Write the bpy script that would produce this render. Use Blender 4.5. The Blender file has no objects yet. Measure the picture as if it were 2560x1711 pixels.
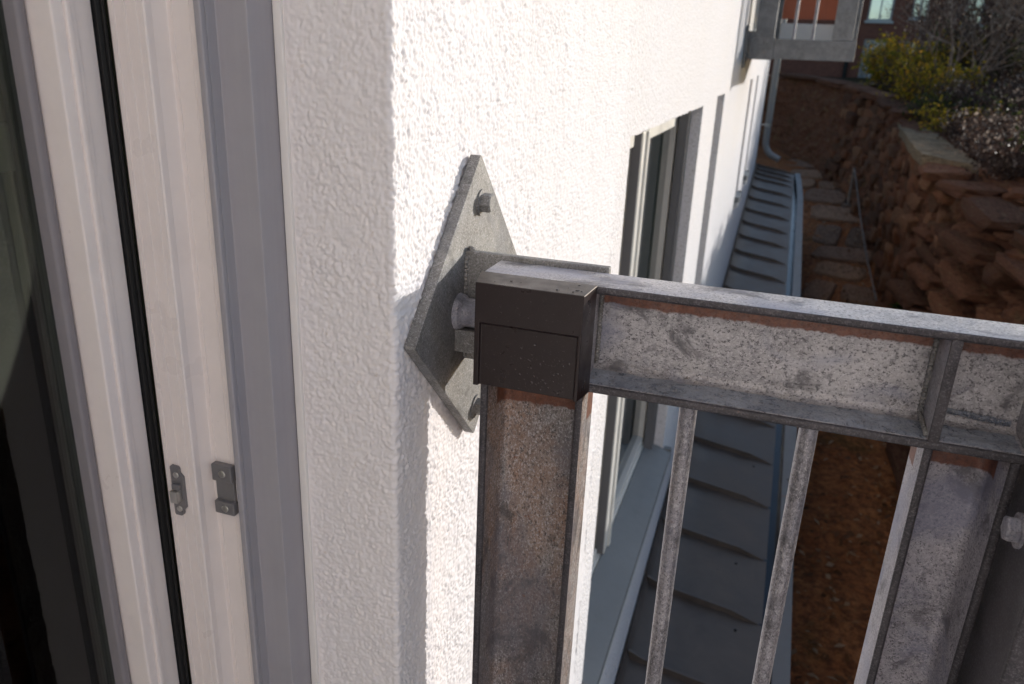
import bpy, bmesh, math, random
import numpy as np
from mathutils import Matrix, Vector

random.seed(7)
rng = np.random.default_rng(7)
scene = bpy.context.scene
COL = scene.collection

# ------------------------------------------------------------------ camera
CAM = Vector((0.29, -0.574, 1.286))
right = Vector((0.94656389, 0.31991988, 0.04084204))
down = Vector((0.14604217, -0.31226481, -0.93870249))
fwd = Vector((-0.28755605, 0.89450655, -0.34230039))
cd = bpy.data.cameras.new('camera')
cam = bpy.data.objects.new('camera', cd)
COL.objects.link(cam)
m = Matrix.Identity(4)
for i, v in enumerate((right, -down, -fwd)):
    for j in range(3):
        m[j][i] = v[j]
m.translation = CAM
cam.matrix_world = m
cd.sensor_width = 36.0
cd.lens = 1970.0 / 2560.0 * 36.0
cd.clip_start = 0.01
cd.clip_end = 1000
cd.dof.use_dof = True
cd.dof.focus_distance = 0.78
cd.dof.aperture_fstop = 9.0
scene.camera = cam

# ------------------------------------------------------------------ light
SUN = Vector((1.0, 1.16, 0.285)).normalized()
elev = math.asin(SUN.z)
w = bpy.data.worlds.new('World')
scene.world = w
w.use_nodes = True
wn = w.node_tree
wn.nodes.clear()
sky = wn.nodes.new('ShaderNodeTexSky')
sky.sky_type = 'NISHITA'
sky.sun_disc = False
sky.sun_elevation = elev
sky.sun_rotation = math.atan2(SUN.x, SUN.y)
sky.altitude = 100
sky.air_density = 1.0
sky.dust_density = 1.0
sky.ozone_density = 2.0
bg = wn.nodes.new('ShaderNodeBackground')
bg.inputs['Strength'].default_value = 0.15
wo = wn.nodes.new('ShaderNodeOutputWorld')
wn.links.new(sky.outputs[0], bg.inputs[0])
wn.links.new(bg.outputs[0], wo.inputs[0])
sl = bpy.data.lights.new('sun', 'SUN')
sl.energy = 2.7
sl.angle = math.radians(0.53)
sl.color = (1.0, 0.96, 0.905)
so = bpy.data.objects.new('sun', sl)
so.rotation_euler = (-SUN).to_track_quat('-Z', 'Y').to_euler()
so.location = SUN * 30
COL.objects.link(so)
scene.view_settings.view_transform = 'Standard'
scene.view_settings.look = 'None'
scene.view_settings.exposure = 0.44
scene.view_settings.gamma = 1.0
scene.view_settings.use_curve_mapping = False

# ------------------------------------------------------------------ helpers
def mesh_obj(name, verts, faces, mat=None, parent=None, smooth=False, kind=None):
    me = bpy.data.meshes.new(name)
    me.from_pydata([tuple(v) for v in verts], [], faces)
    me.update()
    if smooth:
        me.polygons.foreach_set('use_smooth', [True] * len(me.polygons))
    o = bpy.data.objects.new(name, me)
    COL.objects.link(o)
    if mat:
        me.materials.append(mat)
    if parent:
        o.parent = parent
    if kind:
        o['kind'] = kind
    return o

def link_copy(name, me, parent=None, loc=(0, 0, 0), rot=(0, 0, 0), scale=(1, 1, 1)):
    o = bpy.data.objects.new(name, me)
    COL.objects.link(o)
    o.location = loc
    o.rotation_euler = rot
    o.scale = scale
    if parent:
        o.parent = parent
    return o

def empty(name, label, cat, loc=(0, 0, 0), group=None):
    o = bpy.data.objects.new(name, None)
    COL.objects.link(o)
    o.empty_display_size = 0.1
    o['label'] = label
    o['category'] = cat
    if group:
        o['group'] = group
    return o

def tag(o, label, cat=None, group=None):
    o['label'] = label
    if cat:
        o['category'] = cat
    if group:
        o['group'] = group
    return o

class MB:
    """collects shapes into one mesh"""
    def __init__(s):
        s.v = []
        s.f = []
    def add(s, v, f):
        b = len(s.v)
        s.v += [tuple(p) for p in v]
        s.f += [tuple(i + b for i in q) for q in f]
        return s
    def box(s, x0, x1, y0, y1, z0, z1, bev=0.0):
        if bev > 0:
            v, f = bevel_box(x0, x1, y0, y1, z0, z1, bev)
            return s.add(v, f)
        v = [(x, y, z) for x in (x0, x1) for y in (y0, y1) for z in (z0, z1)]
        f = [(0, 1, 3, 2), (4, 6, 7, 5), (0, 4, 5, 1), (2, 3, 7, 6), (0, 2, 6, 4), (1, 5, 7, 3)]
        return s.add(v, f)
    def tube(s, pts, rad, n=8, caps=True):
        pts = [Vector(p) for p in pts]
        if not hasattr(rad, '__len__'):
            rad = [rad] * len(pts)
        v = []
        f = []
        for i, p in enumerate(pts):
            a = pts[max(0, i - 1)]
            b = pts[min(len(pts) - 1, i + 1)]
            d = (b - a).normalized()
            up = Vector((0, 0, 1)) if abs(d.z) < 0.9 else Vector((1, 0, 0))
            e1 = d.cross(up).normalized()
            e2 = d.cross(e1)
            for k in range(n):
                t = 2 * math.pi * k / n
                v.append(p + (e1 * math.cos(t) + e2 * math.sin(t)) * rad[i])
        for i in range(len(pts) - 1):
            for k in range(n):
                k2 = (k + 1) % n
                f.append((i * n + k, i * n + k2, (i + 1) * n + k2, (i + 1) * n + k))
        if caps:
            f.append(tuple(range(n)))
            f.append(tuple((len(pts) - 1) * n + k for k in reversed(range(n))))
        return s.add(v, f)
    def extrude(s, prof, fn, s0, s1, nseg=1):
        """prof: 2D polygon, fn(a,b,t)->xyz, swept t from s0 to s1"""
        n = len(prof)
        v = []
        f = []
        for j in range(nseg + 1):
            t = s0 + (s1 - s0) * j / nseg
            v += [fn(a, b, t) for a, b in prof]
        for j in range(nseg):
            for i in range(n):
                i2 = (i + 1) % n
                f.append((j * n + i, j * n + i2, (j + 1) * n + i2, (j + 1) * n + i))
        f.append(tuple(reversed(range(n))))
        f.append(tuple(nseg * n + i for i in range(n)))
        return s.add(v, f)
    def build(s, name, mat, parent=None, smooth=False, kind=None, fix=True):
        o = mesh_obj(name, s.v, s.f, mat, parent, False, kind)
        if fix:
            bm = bmesh.new()
            bm.from_mesh(o.data)
            bmesh.ops.recalc_face_normals(bm, faces=bm.faces)
            bm.to_mesh(o.data)
            bm.free()
        if smooth:
            o.data.polygons.foreach_set('use_smooth', [True] * len(o.data.polygons))
            try:
                o.data.set_sharp_from_angle(angle=math.radians(35))
            except Exception:
                pass
        return o

def bevel_box(x0, x1, y0, y1, z0, z1, b):
    bm = bmesh.new()
    v = [bm.verts.new((x, y, z)) for x in (x0, x1) for y in (y0, y1) for z in (z0, z1)]
    for q in [(0, 1, 3, 2), (4, 6, 7, 5), (0, 4, 5, 1), (2, 3, 7, 6), (0, 2, 6, 4), (1, 5, 7, 3)]:
        bm.faces.new([v[i] for i in q])
    bmesh.ops.bevel(bm, geom=bm.edges[:], offset=b, segments=2, profile=0.6, affect='EDGES')
    bm.verts.index_update()
    vv = [p.co.copy() for p in bm.verts]
    ff = [[q.index for q in f.verts] for f in bm.faces]
    bm.free()
    return vv, ff

def rounded(pts, seg=4):
    """pts: (x, y, r) closed polygon -> polygon with rounded corners"""
    out = []
    n = len(pts)
    for i in range(n):
        x, y, r = pts[i]
        p = Vector((x, y))
        a = Vector(pts[i - 1][:2]) - p
        b = Vector(pts[(i + 1) % n][:2]) - p
        if r <= 0:
            out.append((x, y))
            continue
        a.normalize()
        b.normalize()
        ang = a.angle(b)
        t = r / math.tan(ang / 2)
        c = p + (a + b).normalized() * (r / math.sin(ang / 2))
        s0 = p + a * t - c
        s1 = p + b * t - c
        a0 = math.atan2(s0.y, s0.x)
        a1 = math.atan2(s1.y, s1.x)
        d = (a1 - a0 + math.pi) % (2 * math.pi) - math.pi
        for k in range(seg + 1):
            q = a0 + d * k / seg
            out.append((c.x + r * math.cos(q), c.y + r * math.sin(q)))
    return out

def channel(h, wd, tw=0.006, t0=0.007, t1=0.0105):
    """U profile: a 0..h, b 0 (toes) .. wd (back of web)"""
    return rounded([(0, 0, 0.0015), (0, wd, 0.0018), (h, wd, 0.0018), (h, 0, 0.0015), (h - t0, 0, 0.0032),
                    (h - t1, wd - tw, 0.0085), (t1, wd - tw, 0.0085), (t0, 0, 0.0032)], 5)

# numpy value noise -------------------------------------------------
def _hash(ix, iy, seed):
    h = (ix.astype(np.int64) * 374761393 + iy.astype(np.int64) * 668265263 + seed * 974634777) & 0x7fffffff
    h = ((h ^ (h >> 13)) * 1274126177) & 0x7fffffff
    h = (h ^ (h >> 16)) & 0x7fffffff
    return (h % 100003) / 100003.0

def vnoise(x, y, seed=0):
    ix = np.floor(x)
    iy = np.floor(y)
    fx = x - ix
    fy = y - iy
    fx = fx * fx * (3 - 2 * fx)
    fy = fy * fy * (3 - 2 * fy)
    ix = ix.astype(np.int64)
    iy = iy.astype(np.int64)
    a = _hash(ix, iy, seed)
    b = _hash(ix + 1, iy, seed)
    c = _hash(ix, iy + 1, seed)
    d = _hash(ix + 1, iy + 1, seed)
    return (a * (1 - fx) + b * fx) * (1 - fy) + (c * (1 - fx) + d * fx) * fy

def fbm(x, y, seed=0, octv=4, gain=0.5):
    s = 0
    amp = 1.0
    tot = 0
    for o in range(octv):
        s = s + amp * vnoise(x * 2 ** o, y * 2 ** o, seed + o * 17)
        tot += amp
        amp *= gain
    return s / tot

def grains(u, v, cell, seed):
    """lumpy render: rounded grains of differing height"""
    X = u / cell
    Y = v / cell
    ix = np.floor(X)
    iy = np.floor(Y)
    best = np.zeros_like(X)
    for dx in (-1, 0, 1):
        for dy in (-1, 0, 1):
            cx = ix + dx
            cy = iy + dy
            px = cx + 0.1 + 0.8 * _hash(cx, cy, seed)
            py = cy + 0.1 + 0.8 * _hash(cx, cy, seed + 1)
            r = 0.52 + 0.38 * _hash(cx, cy, seed + 2)
            h = 0.35 + 0.65 * _hash(cx, cy, seed + 3)
            asp = 0.75 + 0.5 * _hash(cx, cy, seed + 4)
            d2 = (((X - px) * asp) ** 2 + ((Y - py) / asp) ** 2) / (r * r)
            best = np.maximum(best, h * np.clip(1 - d2, 0, 1) ** 0.85)
    return best

def grid_mesh(name, P, mat, parent=None, smooth=True, kind=None):
    """P: (nu, nv, 3) array -> quad grid"""
    nu, nv = P.shape[:2]
    me = bpy.data.meshes.new(name)
    idx = np.arange(nu * nv).reshape(nu, nv)
    q = np.stack([idx[:-1, :-1], idx[1:, :-1], idx[1:, 1:], idx[:-1, 1:]], -1).reshape(-1, 4)
    me.vertices.add(nu * nv)
    me.vertices.foreach_set('co', P.reshape(-1).astype(np.float32))
    me.loops.add(q.size)
    me.loops.foreach_set('vertex_index', q.reshape(-1).astype(np.int32))
    me.polygons.add(len(q))
    me.polygons.foreach_set('loop_start', np.arange(0, q.size, 4, dtype=np.int32))
    me.polygons.foreach_set('loop_total', np.full(len(q), 4, dtype=np.int32))
    me.polygons.foreach_set('use_smooth', np.full(len(q), smooth))
    me.update()
    me.validate()
    me.materials.append(mat)
    o = bpy.data.objects.new(name, me)
    COL.objects.link(o)
    if parent:
        o.parent = parent
    if kind:
        o['kind'] = kind
    return o

# ------------------------------------------------------------------ materials
class Mat:
    def __init__(s, name, color=(0.5, 0.5, 0.5), rough=0.6, metal=0.0, spec=0.5):
        s.m = bpy.data.materials.new(name)
        s.m.use_nodes = True
        s.nt = s.m.node_tree
        s.b = s.nt.nodes['Principled BSDF']
        s.b.inputs['Base Color'].default_value = (*color, 1)
        s.b.inputs['Roughness'].default_value = rough
        s.b.inputs['Metallic'].default_value = metal
        s.b.inputs['Specular IOR Level'].default_value = spec
        tc = s.nt.nodes.new('ShaderNodeTexCoord')
        s.co = tc.outputs['Object']
        s.nrm = None
    def n(s, t):
        return s.nt.nodes.new('ShaderNode' + t)
    def l(s, a, b):
        s.nt.links.new(a, b)
    def mapped(s, scale=(1, 1, 1)):
        mp = s.n('Mapping')
        mp.inputs['Scale'].default_value = scale
        s.l(s.co, mp.inputs[0])
        return mp.outputs[0]
    def noise(s, scale, detail=4, rough=0.55, dist=0.0, vec=None):
        t = s.n('TexNoise')
        t.inputs['Scale'].default_value = scale
        t.inputs['Detail'].default_value = detail
        t.inputs['Roughness'].default_value = rough
        t.inputs['Distortion'].default_value = dist
        s.l(vec or s.co, t.inputs['Vector'])
        return t.outputs['Fac']
    def voro(s, scale, feature='F1', vec=None, out='Distance'):
        t = s.n('TexVoronoi')
        t.feature = feature
        t.inputs['Scale'].default_value = scale
        s.l(vec or s.co, t.inputs['Vector'])
        return t.outputs[out]
    def ramp(s, fac, stops):
        r = s.n('ValToRGB')
        els = r.color_ramp.elements
        while len(els) < len(stops):
            els.new(0.5)
        for e, (p, c) in zip(els, stops):
            e.position = p
            e.color = (c, c, c, 1) if not hasattr(c, '__len__') else (*c, 1)
        s.l(fac, r.inputs[0])
        return r.outputs[0]
    def mix(s, fac, a, b, mode='MIX'):
        x = s.n('Mix')
        x.data_type = 'RGBA'
        x.blend_type = mode
        for val, idx in ((fac, 0), (a, 6), (b, 7)):
            if hasattr(val, 'is_output') or hasattr(val, 'links'):
                s.l(val, x.inputs[idx])
            elif idx == 0:
                x.inputs[0].default_value = val
            else:
                x.inputs[idx].default_value = (*val, 1)
        return x.outputs[2]
    def math(s, op, a, b=None):
        x = s.n('Math')
        x.operation = op
        for i, val in enumerate((a, b)):
            if val is None:
                continue
            if hasattr(val, 'links'):
                s.l(val, x.inputs[i])
            else:
                x.inputs[i].default_value = val
        return x.outputs[0]
    def axis(s, i):
        x = s.n('SeparateXYZ')
        s.l(s.co, x.inputs[0])
        return x.outputs[i]
    def maprange(s, v, a, b, c=0.0, d=1.0):
        x = s.n('MapRange')
        s.l(v, x.inputs[0])
        for i, q in enumerate((a, b, c, d)):
            x.inputs[i + 1].default_value = q
        return x.outputs[0]
    def color(s, c):
        s.l(c, s.b.inputs['Base Color'])
        return s
    def rough(s, r):
        s.l(r, s.b.inputs['Roughness'])
        return s
    def bump(s, h, strength=0.3, dist=0.01):
        bp = s.n('Bump')
        if hasattr(strength, 'links'):
            s.l(strength, bp.inputs['Strength'])
        else:
            bp.inputs['Strength'].default_value = strength
        bp.inputs['Distance'].default_value = dist
        s.l(h, bp.inputs['Height'])
        if s.nrm is not None:
            s.l(s.nrm, bp.inputs['Normal'])
        s.nrm = bp.outputs[0]
        s.l(s.nrm, s.b.inputs['Normal'])
        return s

def m_render(far):
    M = Mat('scratch_render_far' if far else 'scratch_render', (0.8, 0.78, 0.755), 0.85, 0, 0.25)
    n1 = M.noise(2.0, 4)
    n2 = M.noise(230.0, 3)
    c = M.mix(M.ramp(n1, [(0.3, 0.0), (0.75, 1.0)]), (0.79, 0.766, 0.79), (0.77, 0.742, 0.75))
    sp = M.ramp(M.noise(95.0, 2), [(0.68, 0.0), (0.78, 1.0)])
    c = M.mix(M.math('MULTIPLY', sp, 0.35), c, (0.55, 0.45, 0.34))
    if far:
        v = M.voro(165.0, 'SMOOTH_F1')
        M.bump(v, 0.55, 0.005)
        M.bump(M.noise(60.0, 4, 0.65), 0.5, 0.007)
        dirt_or_grain_shade = M.ramp(M.noise(135.0, 2, 0.5), [(0.36, 1.0), (0.45, 0.0)])
        c = M.mix(M.math('MULTIPLY', dirt_or_grain_shade, 0.5), c, (0.45, 0.43, 0.39))  # grey specks paint the small shadows between render grains
    M.bump(n2, 0.25, 0.0012)
    M.color(c)
    return M.m

RENDER = m_render(False)
RENDER_FAR = m_render(True)

def m_galv(name, base, dark, speck=1.0, rough=0.5, metal=0.55, rust=0.0, tint=None, grain=(1, 1, 1), shade_band=None):
    M = Mat(name, base, rough, metal, 0.5)
    vec = M.mapped(grain)
    big = M.noise(14.0, 4, 0.6, 0.4, vec)
    mid = M.noise(70.0, 6, 0.75, 0.8, vec)
    fine = M.noise(420.0, 4, 0.75, 0.3, vec)
    c = M.mix(M.ramp(mid, [(0.32, 0.0), (0.66, 1.0)]), dark, base)
    c = M.mix(M.math('MULTIPLY', M.ramp(big, [(0.45, 0.0), (0.7, 1.0)]), 0.5), c, tuple(min(1, x * 1.35) for x in base))
    if tint:
        c = M.mix(M.ramp(M.noise(9.0, 5, 0.7, 1.0, vec), [(0.46, 0.0), (0.62, 0.6)]), c, tint)
    ds = M.ramp(M.noise(430.0, 3, 0.75, 0.2, vec), [(0.40, 1.0), (0.47, 0.0)])
    c = M.mix(M.math('MULTIPLY', ds, min(1.0, 0.75 * speck)), c, tuple(x * 0.35 for x in dark))
    ws = M.ramp(M.noise(520.0, 4, 0.8, 0.5, vec), [(0.52, 0.0), (0.60, 1.0)])
    c = M.mix(M.math('MULTIPLY', ws, 0.6 * speck), c, (0.68, 0.66, 0.69))
    sm = M.math('MULTIPLY', M.ramp(M.noise(24.0, 5, 0.7, 0.5, vec), [(0.53, 0.0), (0.64, 1.0)]), 0.75 * speck)
    c = M.mix(sm, c, tuple(x * 0.5 for x in dark))
    bl = M.math('MULTIPLY', M.ramp(M.noise(11.0, 4, 0.65, 0.7, vec), [(0.48, 0.0), (0.62, 1.0)]), 0.55 * speck)
    c = M.mix(bl, c, (dark[0] * 1.15, dark[1] * 1.25, dark[2] * 1.5))
    if rust > 0:
        rs = M.ramp(M.noise(130.0, 3, 0.6), [(0.70, 0.0), (0.76, 1.0)])
        c = M.mix(M.math('MULTIPLY', rs, rust), c, (0.22, 0.075, 0.03))
    if shade_band:
        # rust-brown band paints the shadow below an edge: (z of edge, length, nearest y)
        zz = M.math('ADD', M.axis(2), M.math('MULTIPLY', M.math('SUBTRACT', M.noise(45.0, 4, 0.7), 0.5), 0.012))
        k = M.math('MULTIPLY', M.maprange(zz, shade_band[0] - shade_band[1] - 0.001, shade_band[0] - shade_band[1] + 0.001), M.maprange(M.axis(1), shade_band[2], shade_band[2] + 0.002))
        k = M.math('MULTIPLY', k, M.maprange(M.axis(2), shade_band[0] + 0.002, shade_band[0]))
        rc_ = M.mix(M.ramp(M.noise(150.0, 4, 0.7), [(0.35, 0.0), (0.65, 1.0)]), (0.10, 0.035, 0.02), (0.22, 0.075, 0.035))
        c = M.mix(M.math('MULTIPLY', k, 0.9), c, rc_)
    M.color(c)
    M.rough(M.ramp(mid, [(0.25, rough - 0.12), (0.75, rough + 0.16)]))
    M.bump(M.noise(38.0, 3, 0.5, 0.5), 0.25, 0.003)
    M.bump(fine, 0.18, 0.0008)
    return M.m

GALV = m_galv('galvanised_steel', (0.50, 0.48, 0.51), (0.24, 0.23, 0.25), 1.0, 0.5, 0.2, 0.3)
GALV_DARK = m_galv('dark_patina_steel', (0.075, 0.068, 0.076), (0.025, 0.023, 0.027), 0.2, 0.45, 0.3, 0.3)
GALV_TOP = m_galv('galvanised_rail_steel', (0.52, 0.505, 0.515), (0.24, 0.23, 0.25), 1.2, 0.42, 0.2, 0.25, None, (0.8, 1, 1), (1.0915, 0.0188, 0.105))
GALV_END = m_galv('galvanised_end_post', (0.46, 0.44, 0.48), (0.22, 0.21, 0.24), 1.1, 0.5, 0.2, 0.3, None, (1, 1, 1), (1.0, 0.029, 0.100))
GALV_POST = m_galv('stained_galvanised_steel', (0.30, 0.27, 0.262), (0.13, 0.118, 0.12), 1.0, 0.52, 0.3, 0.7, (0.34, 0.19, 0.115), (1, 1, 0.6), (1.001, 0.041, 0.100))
GALV_DULL = m_galv('dull_galvanised_plate', (0.27, 0.265, 0.255), (0.15, 0.145, 0.14), 0.6, 0.62, 0.25, 0.15)
GALV_BAR = m_galv('galvanised_bar', (0.36, 0.345, 0.37), (0.15, 0.145, 0.16), 0.9, 0.40, 0.4, 0.2, None, (1, 1, 0.6))
ZINC = m_galv('zinc_drip', (0.42, 0.46, 0.53), (0.15, 0.17, 0.21), 0.5, 0.3, 0.45, 0.3)

def m_cap():
    M = Mat('dark_brown_plastic', (0.024, 0.015, 0.015), 0.34, 0, 0.4)
    c = M.mix(M.ramp(M.noise(700.0, 2), [(0.66, 0.0), (0.74, 1.0)]), (0.022, 0.014, 0.0145), (0.08, 0.07, 0.07))
    M.color(c)
    M.rough(M.ramp(M.noise(60.0, 4), [(0.3, 0.25), (0.7, 0.45)]))
    M.bump(M.noise(1500.0, 2), 0.12, 0.0004)
    return M.m
CAP = m_cap()

def m_paint(name, col, rough=0.35, streak=0.06, metal=0.0):
    M = Mat(name, col, rough, metal, 0.5)
    v = M.mapped((1, 1, 0.04))
    st = M.ramp(M.noise(160.0, 4, 0.6, 0.0, v), [(0.35, 0.0), (0.7, 1.0)])
    c = M.mix(st, tuple(x * (1 - streak * 0.5) for x in col), tuple(min(1, x * (1 + streak * 0.5)) for x in col))
    dirt_or_grain_shade = M.ramp(M.noise(22.0, 6, 0.7), [(0.45, 0.0), (0.95, 1.0)])
    c = M.mix(M.math('MULTIPLY', dirt_or_grain_shade, 0.25), c, tuple(x * 0.6 for x in col))
    spk = M.ramp(M.noise(500.0, 2), [(0.74, 0.0), (0.79, 1.0)])
    c = M.mix(M.math('MULTIPLY', spk, 0.35), c, tuple(x * 0.4 for x in col))
    M.color(c)
    M.rough(M.ramp(M.noise(20.0, 4), [(0.3, rough - 0.07), (0.7, rough + 0.12)]))
    M.bump(M.noise(160.0, 3, 0.5, 0.0, v), 0.012, 0.001)
    return M.m

PVC = m_paint('white_pvc', (0.75, 0.69, 0.68), 0.33, 0.01)
PVC_R = m_paint('white_window_frame', (0.72, 0.70, 0.66), 0.35, 0.03)
GREY = m_paint('grey_aluminium', (0.335, 0.325, 0.36), 0.42, 0.04, 0.0)
GREY_D = m_paint('dark_grey_gasket_profile', (0.22, 0.205, 0.225), 0.38, 0.05)
RUBBER = Mat('black_rubber', (0.008, 0.008, 0.009), 0.55, 0, 0.3).m
HARD = m_paint('grey_hardware', (0.19, 0.185, 0.195), 0.4, 0.06, 0.3)
STEEL = Mat('screw_steel', (0.55, 0.54, 0.52), 0.3, 0.9).m
SHADE_GREY = m_paint('shade_strip_grey', (0.16, 0.158, 0.168), 0.55, 0.05)  # dark grey that puts shade onto the window stiles and mullion side
SILL = m_paint('grey_sill_aluminium', (0.20, 0.21, 0.22), 0.42, 0.05)
BEAD = m_paint('white_stop_bead', (0.78, 0.76, 0.75), 0.5, 0.02)

def m_roof():
    M = Mat('grey_standing_seam_sheet', (0.16, 0.16, 0.165), 0.5, 0.15, 0.5)
    n = M.noise(5.0, 5, 0.65, 0.5)
    c = M.mix(M.ramp(n, [(0.3, 0.0), (0.7, 1.0)]), (0.066, 0.053, 0.046), (0.112, 0.092, 0.081))
    sp = M.ramp(M.noise(55.0, 2), [(0.73, 0.0), (0.77, 1.0)])
    c = M.mix(M.math('MULTIPLY', sp, 0.7), c, (0.05, 0.045, 0.04))
    M.color(c)
    M.rough(M.ramp(n, [(0.3, 0.38), (0.7, 0.6)]))
    M.bump(M.noise(6.0, 3), 0.15, 0.02)
    return M.m
ROOF = m_roof()
GUTTER = m_paint('grey_gutter_sheet', (0.16, 0.16, 0.165), 0.42, 0.05, 0.2)
GUTIN = m_paint('wet_gutter_lining', (0.03, 0.035, 0.045), 0.12, 0.05, 0.2)
PIPE = m_paint('grey_downpipe', (0.25, 0.245, 0.24), 0.4, 0.05, 0.1)

def m_glass(name, col, rough=0.03):
    M = Mat(name, col, rough, 0, 0.6)
    M.rough(M.ramp(M.noise(14.0, 4), [(0.4, rough), (0.8, rough + 0.06)]))
    M.bump(M.noise(3.0, 2), 0.02, 0.01)
    return M.m
GLASS = m_glass('window_glass', (0.018, 0.024, 0.024))
GLASS_D = Mat('shaded_casement_glass', (0.02, 0.022, 0.022), 0.35, 0, 0.15).m  # matte copy of the window glass, dulled to imitate the casement's shade
GLASS_FAR = m_glass('house_window_glass', (0.72, 0.79, 0.84), 0.06)
GLASS_FAR.node_tree.nodes['Principled BSDF'].inputs['Metallic'].default_value = 0.75

def m_doorglass():
    mt = bpy.data.materials.new('door_glass')
    mt.use_nodes = True
    nt = mt.node_tree
    nt.nodes.clear()
    o = nt.nodes.new('ShaderNodeOutputMaterial')
    mx = nt.nodes.new('ShaderNodeMixShader')
    tr = nt.nodes.new('ShaderNodeBsdfTransparent')
    tr.inputs[0].default_value = (0.72, 0.78, 0.7, 1)
    gl = nt.nodes.new('ShaderNodeBsdfGlossy')
    gl.inputs['Roughness'].default_value = 0.02
    fr = nt.nodes.new('ShaderNodeFresnel')
    fr.inputs[0].default_value = 1.5
    nt.links.new(fr.outputs[0], mx.inputs[0])
    nt.links.new(tr.outputs[0], mx.inputs[1])
    nt.links.new(gl.outputs[0], mx.inputs[2])
    nt.links.new(mx.outputs[0], o.inputs[0])
    return mt
DOORGLASS = m_doorglass()

def m_soil():
    M = Mat('red_soil', (0.12, 0.055, 0.03), 0.95, 0, 0.15)
    a = M.noise(3.0, 6, 0.7, 0.4)
    b = M.noise(22.0, 5, 0.7)
    c = M.mix(M.ramp(a, [(0.35, 0.0), (0.68, 1.0)]), (0.34, 0.125, 0.05), (0.45, 0.20, 0.085))
    c = M.mix(M.ramp(b, [(0.42, 0.0), (0.6, 0.8)]), c, (0.12, 0.05, 0.028))
    c = M.mix(M.ramp(M.noise(30.0, 3), [(0.66, 0.0), (0.74, 0.7)]), c, (0.30, 0.17, 0.09))
    c = M.mix(M.ramp(M.noise(1.6, 4), [(0.6, 0.0), (0.72, 0.55)]), c, (0.045, 0.055, 0.018))
    M.color(c)
    M.bump(a, 0.7, 0.12)
    M.bump(b, 0.8, 0.04)
    return M.m
SOIL = m_soil()

def m_rock(name, c1, c2, moss=0.4):
    M = Mat(name, c1, 0.92, 0, 0.2)
    v = M.mapped((1, 1, 3.5))
    a = M.noise(2.6, 6, 0.7, 0.7, v)
    b = M.noise(14.0, 6, 0.75, 0.3, v)
    d = M.noise(40.0, 4, 0.7)
    c = M.mix(M.ramp(a, [(0.33, 0.0), (0.67, 1.0)]), c1, c2)
    c = M.mix(M.ramp(b, [(0.38, 0.9), (0.52, 0.0)]), c, tuple(x * 0.35 for x in c1))
    c = M.mix(M.ramp(M.noise(9.0, 4), [(0.58, 0.0), (0.7, 0.8)]), c, (0.33, 0.22, 0.12))
    c = M.mix(M.ramp(M.noise(2.1, 5, 0.65), [(0.56, 0.0), (0.70, moss)]), c, (0.055, 0.065, 0.02))
    c = M.mix(M.ramp(d, [(0.68, 0.0), (0.74, 0.6)]), c, (0.36, 0.30, 0.24))
    oi = M.n('ObjectInfo')
    vary = M.ramp(oi.outputs['Random'], [(0.0, (0.5, 0.5, 0.5)), (0.45, (0.85, 0.8, 0.78)), (1.0, (1.25, 1.15, 1.0))])
    c = M.mix(1.0, c, vary, 'MULTIPLY')
    M.color(c)
    M.bump(b, 0.9, 0.06)
    M.bump(d, 0.7, 0.02)
    return M.m
ROCK = m_rock('red_sandstone', (0.25, 0.10, 0.058), (0.33, 0.17, 0.10), 0.5)
STONE = m_rock('pale_sandstone', (0.29, 0.14, 0.085), (0.36, 0.22, 0.14), 0.45)
MOSSY = m_rock('mossy_stone', (0.26, 0.22, 0.12), (0.30, 0.28, 0.16), 0.95)
SLAB = m_rock('grey_coping_stone', (0.24, 0.20, 0.145), (0.30, 0.255, 0.19), 0.45)
PATHSTONE = m_rock('path_sandstone', (0.44, 0.27, 0.19), (0.5, 0.34, 0.24), 0.2)

def m_earth():
    M = Mat('leaf_litter_earth', (0.05, 0.032, 0.022), 0.95, 0, 0.1)
    a = M.noise(1.6, 6, 0.7)
    b = M.noise(18.0, 5, 0.8)
    c = M.mix(M.ramp(a, [(0.4, 0.0), (0.65, 1.0)]), (0.045, 0.03, 0.022), (0.07, 0.06, 0.024))
    c = M.mix(M.ramp(b, [(0.55, 0.0), (0.7, 0.7)]), c, (0.15, 0.085, 0.04))
    M.color(c)
    M.bump(b, 0.9, 0.08)
    return M.m
EARTH = m_earth()

def m_leaf(name, c1, c2, c3):
    M = Mat(name, c1, 0.5, 0, 0.4)
    oi = M.n('NewGeometry')
    r = M.ramp(oi.outputs['Random Per Island'], [(0.0, c1), (0.7, c2), (1.0, c3)])
    M.color(r)
    tr = M.n('BsdfTranslucent')
    M.l(r, tr.inputs[0])
    mx = M.n('MixShader')
    mx.inputs[0].default_value = 0.55
    M.l(M.b.outputs[0], mx.inputs[1])
    M.l(tr.outputs[0], mx.inputs[2])
    M.l(mx.outputs[0], M.nt.nodes['Material Output'].inputs[0])
    return M.m
LEAF_Y = m_leaf('yellow_leaves', (0.15, 0.16, 0.015), (0.44, 0.30, 0.02), (0.62, 0.31, 0.025))
LEAF_G = m_leaf('dark_green_leaves', (0.035, 0.05, 0.014), (0.06, 0.075, 0.018), (0.11, 0.10, 0.025))
LEAF_B = m_leaf('brown_leaves', (0.035, 0.02, 0.015), (0.085, 0.05, 0.036), (0.42, 0.34, 0.28))  # brightest tone paints glints of light on a few leaves

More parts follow.
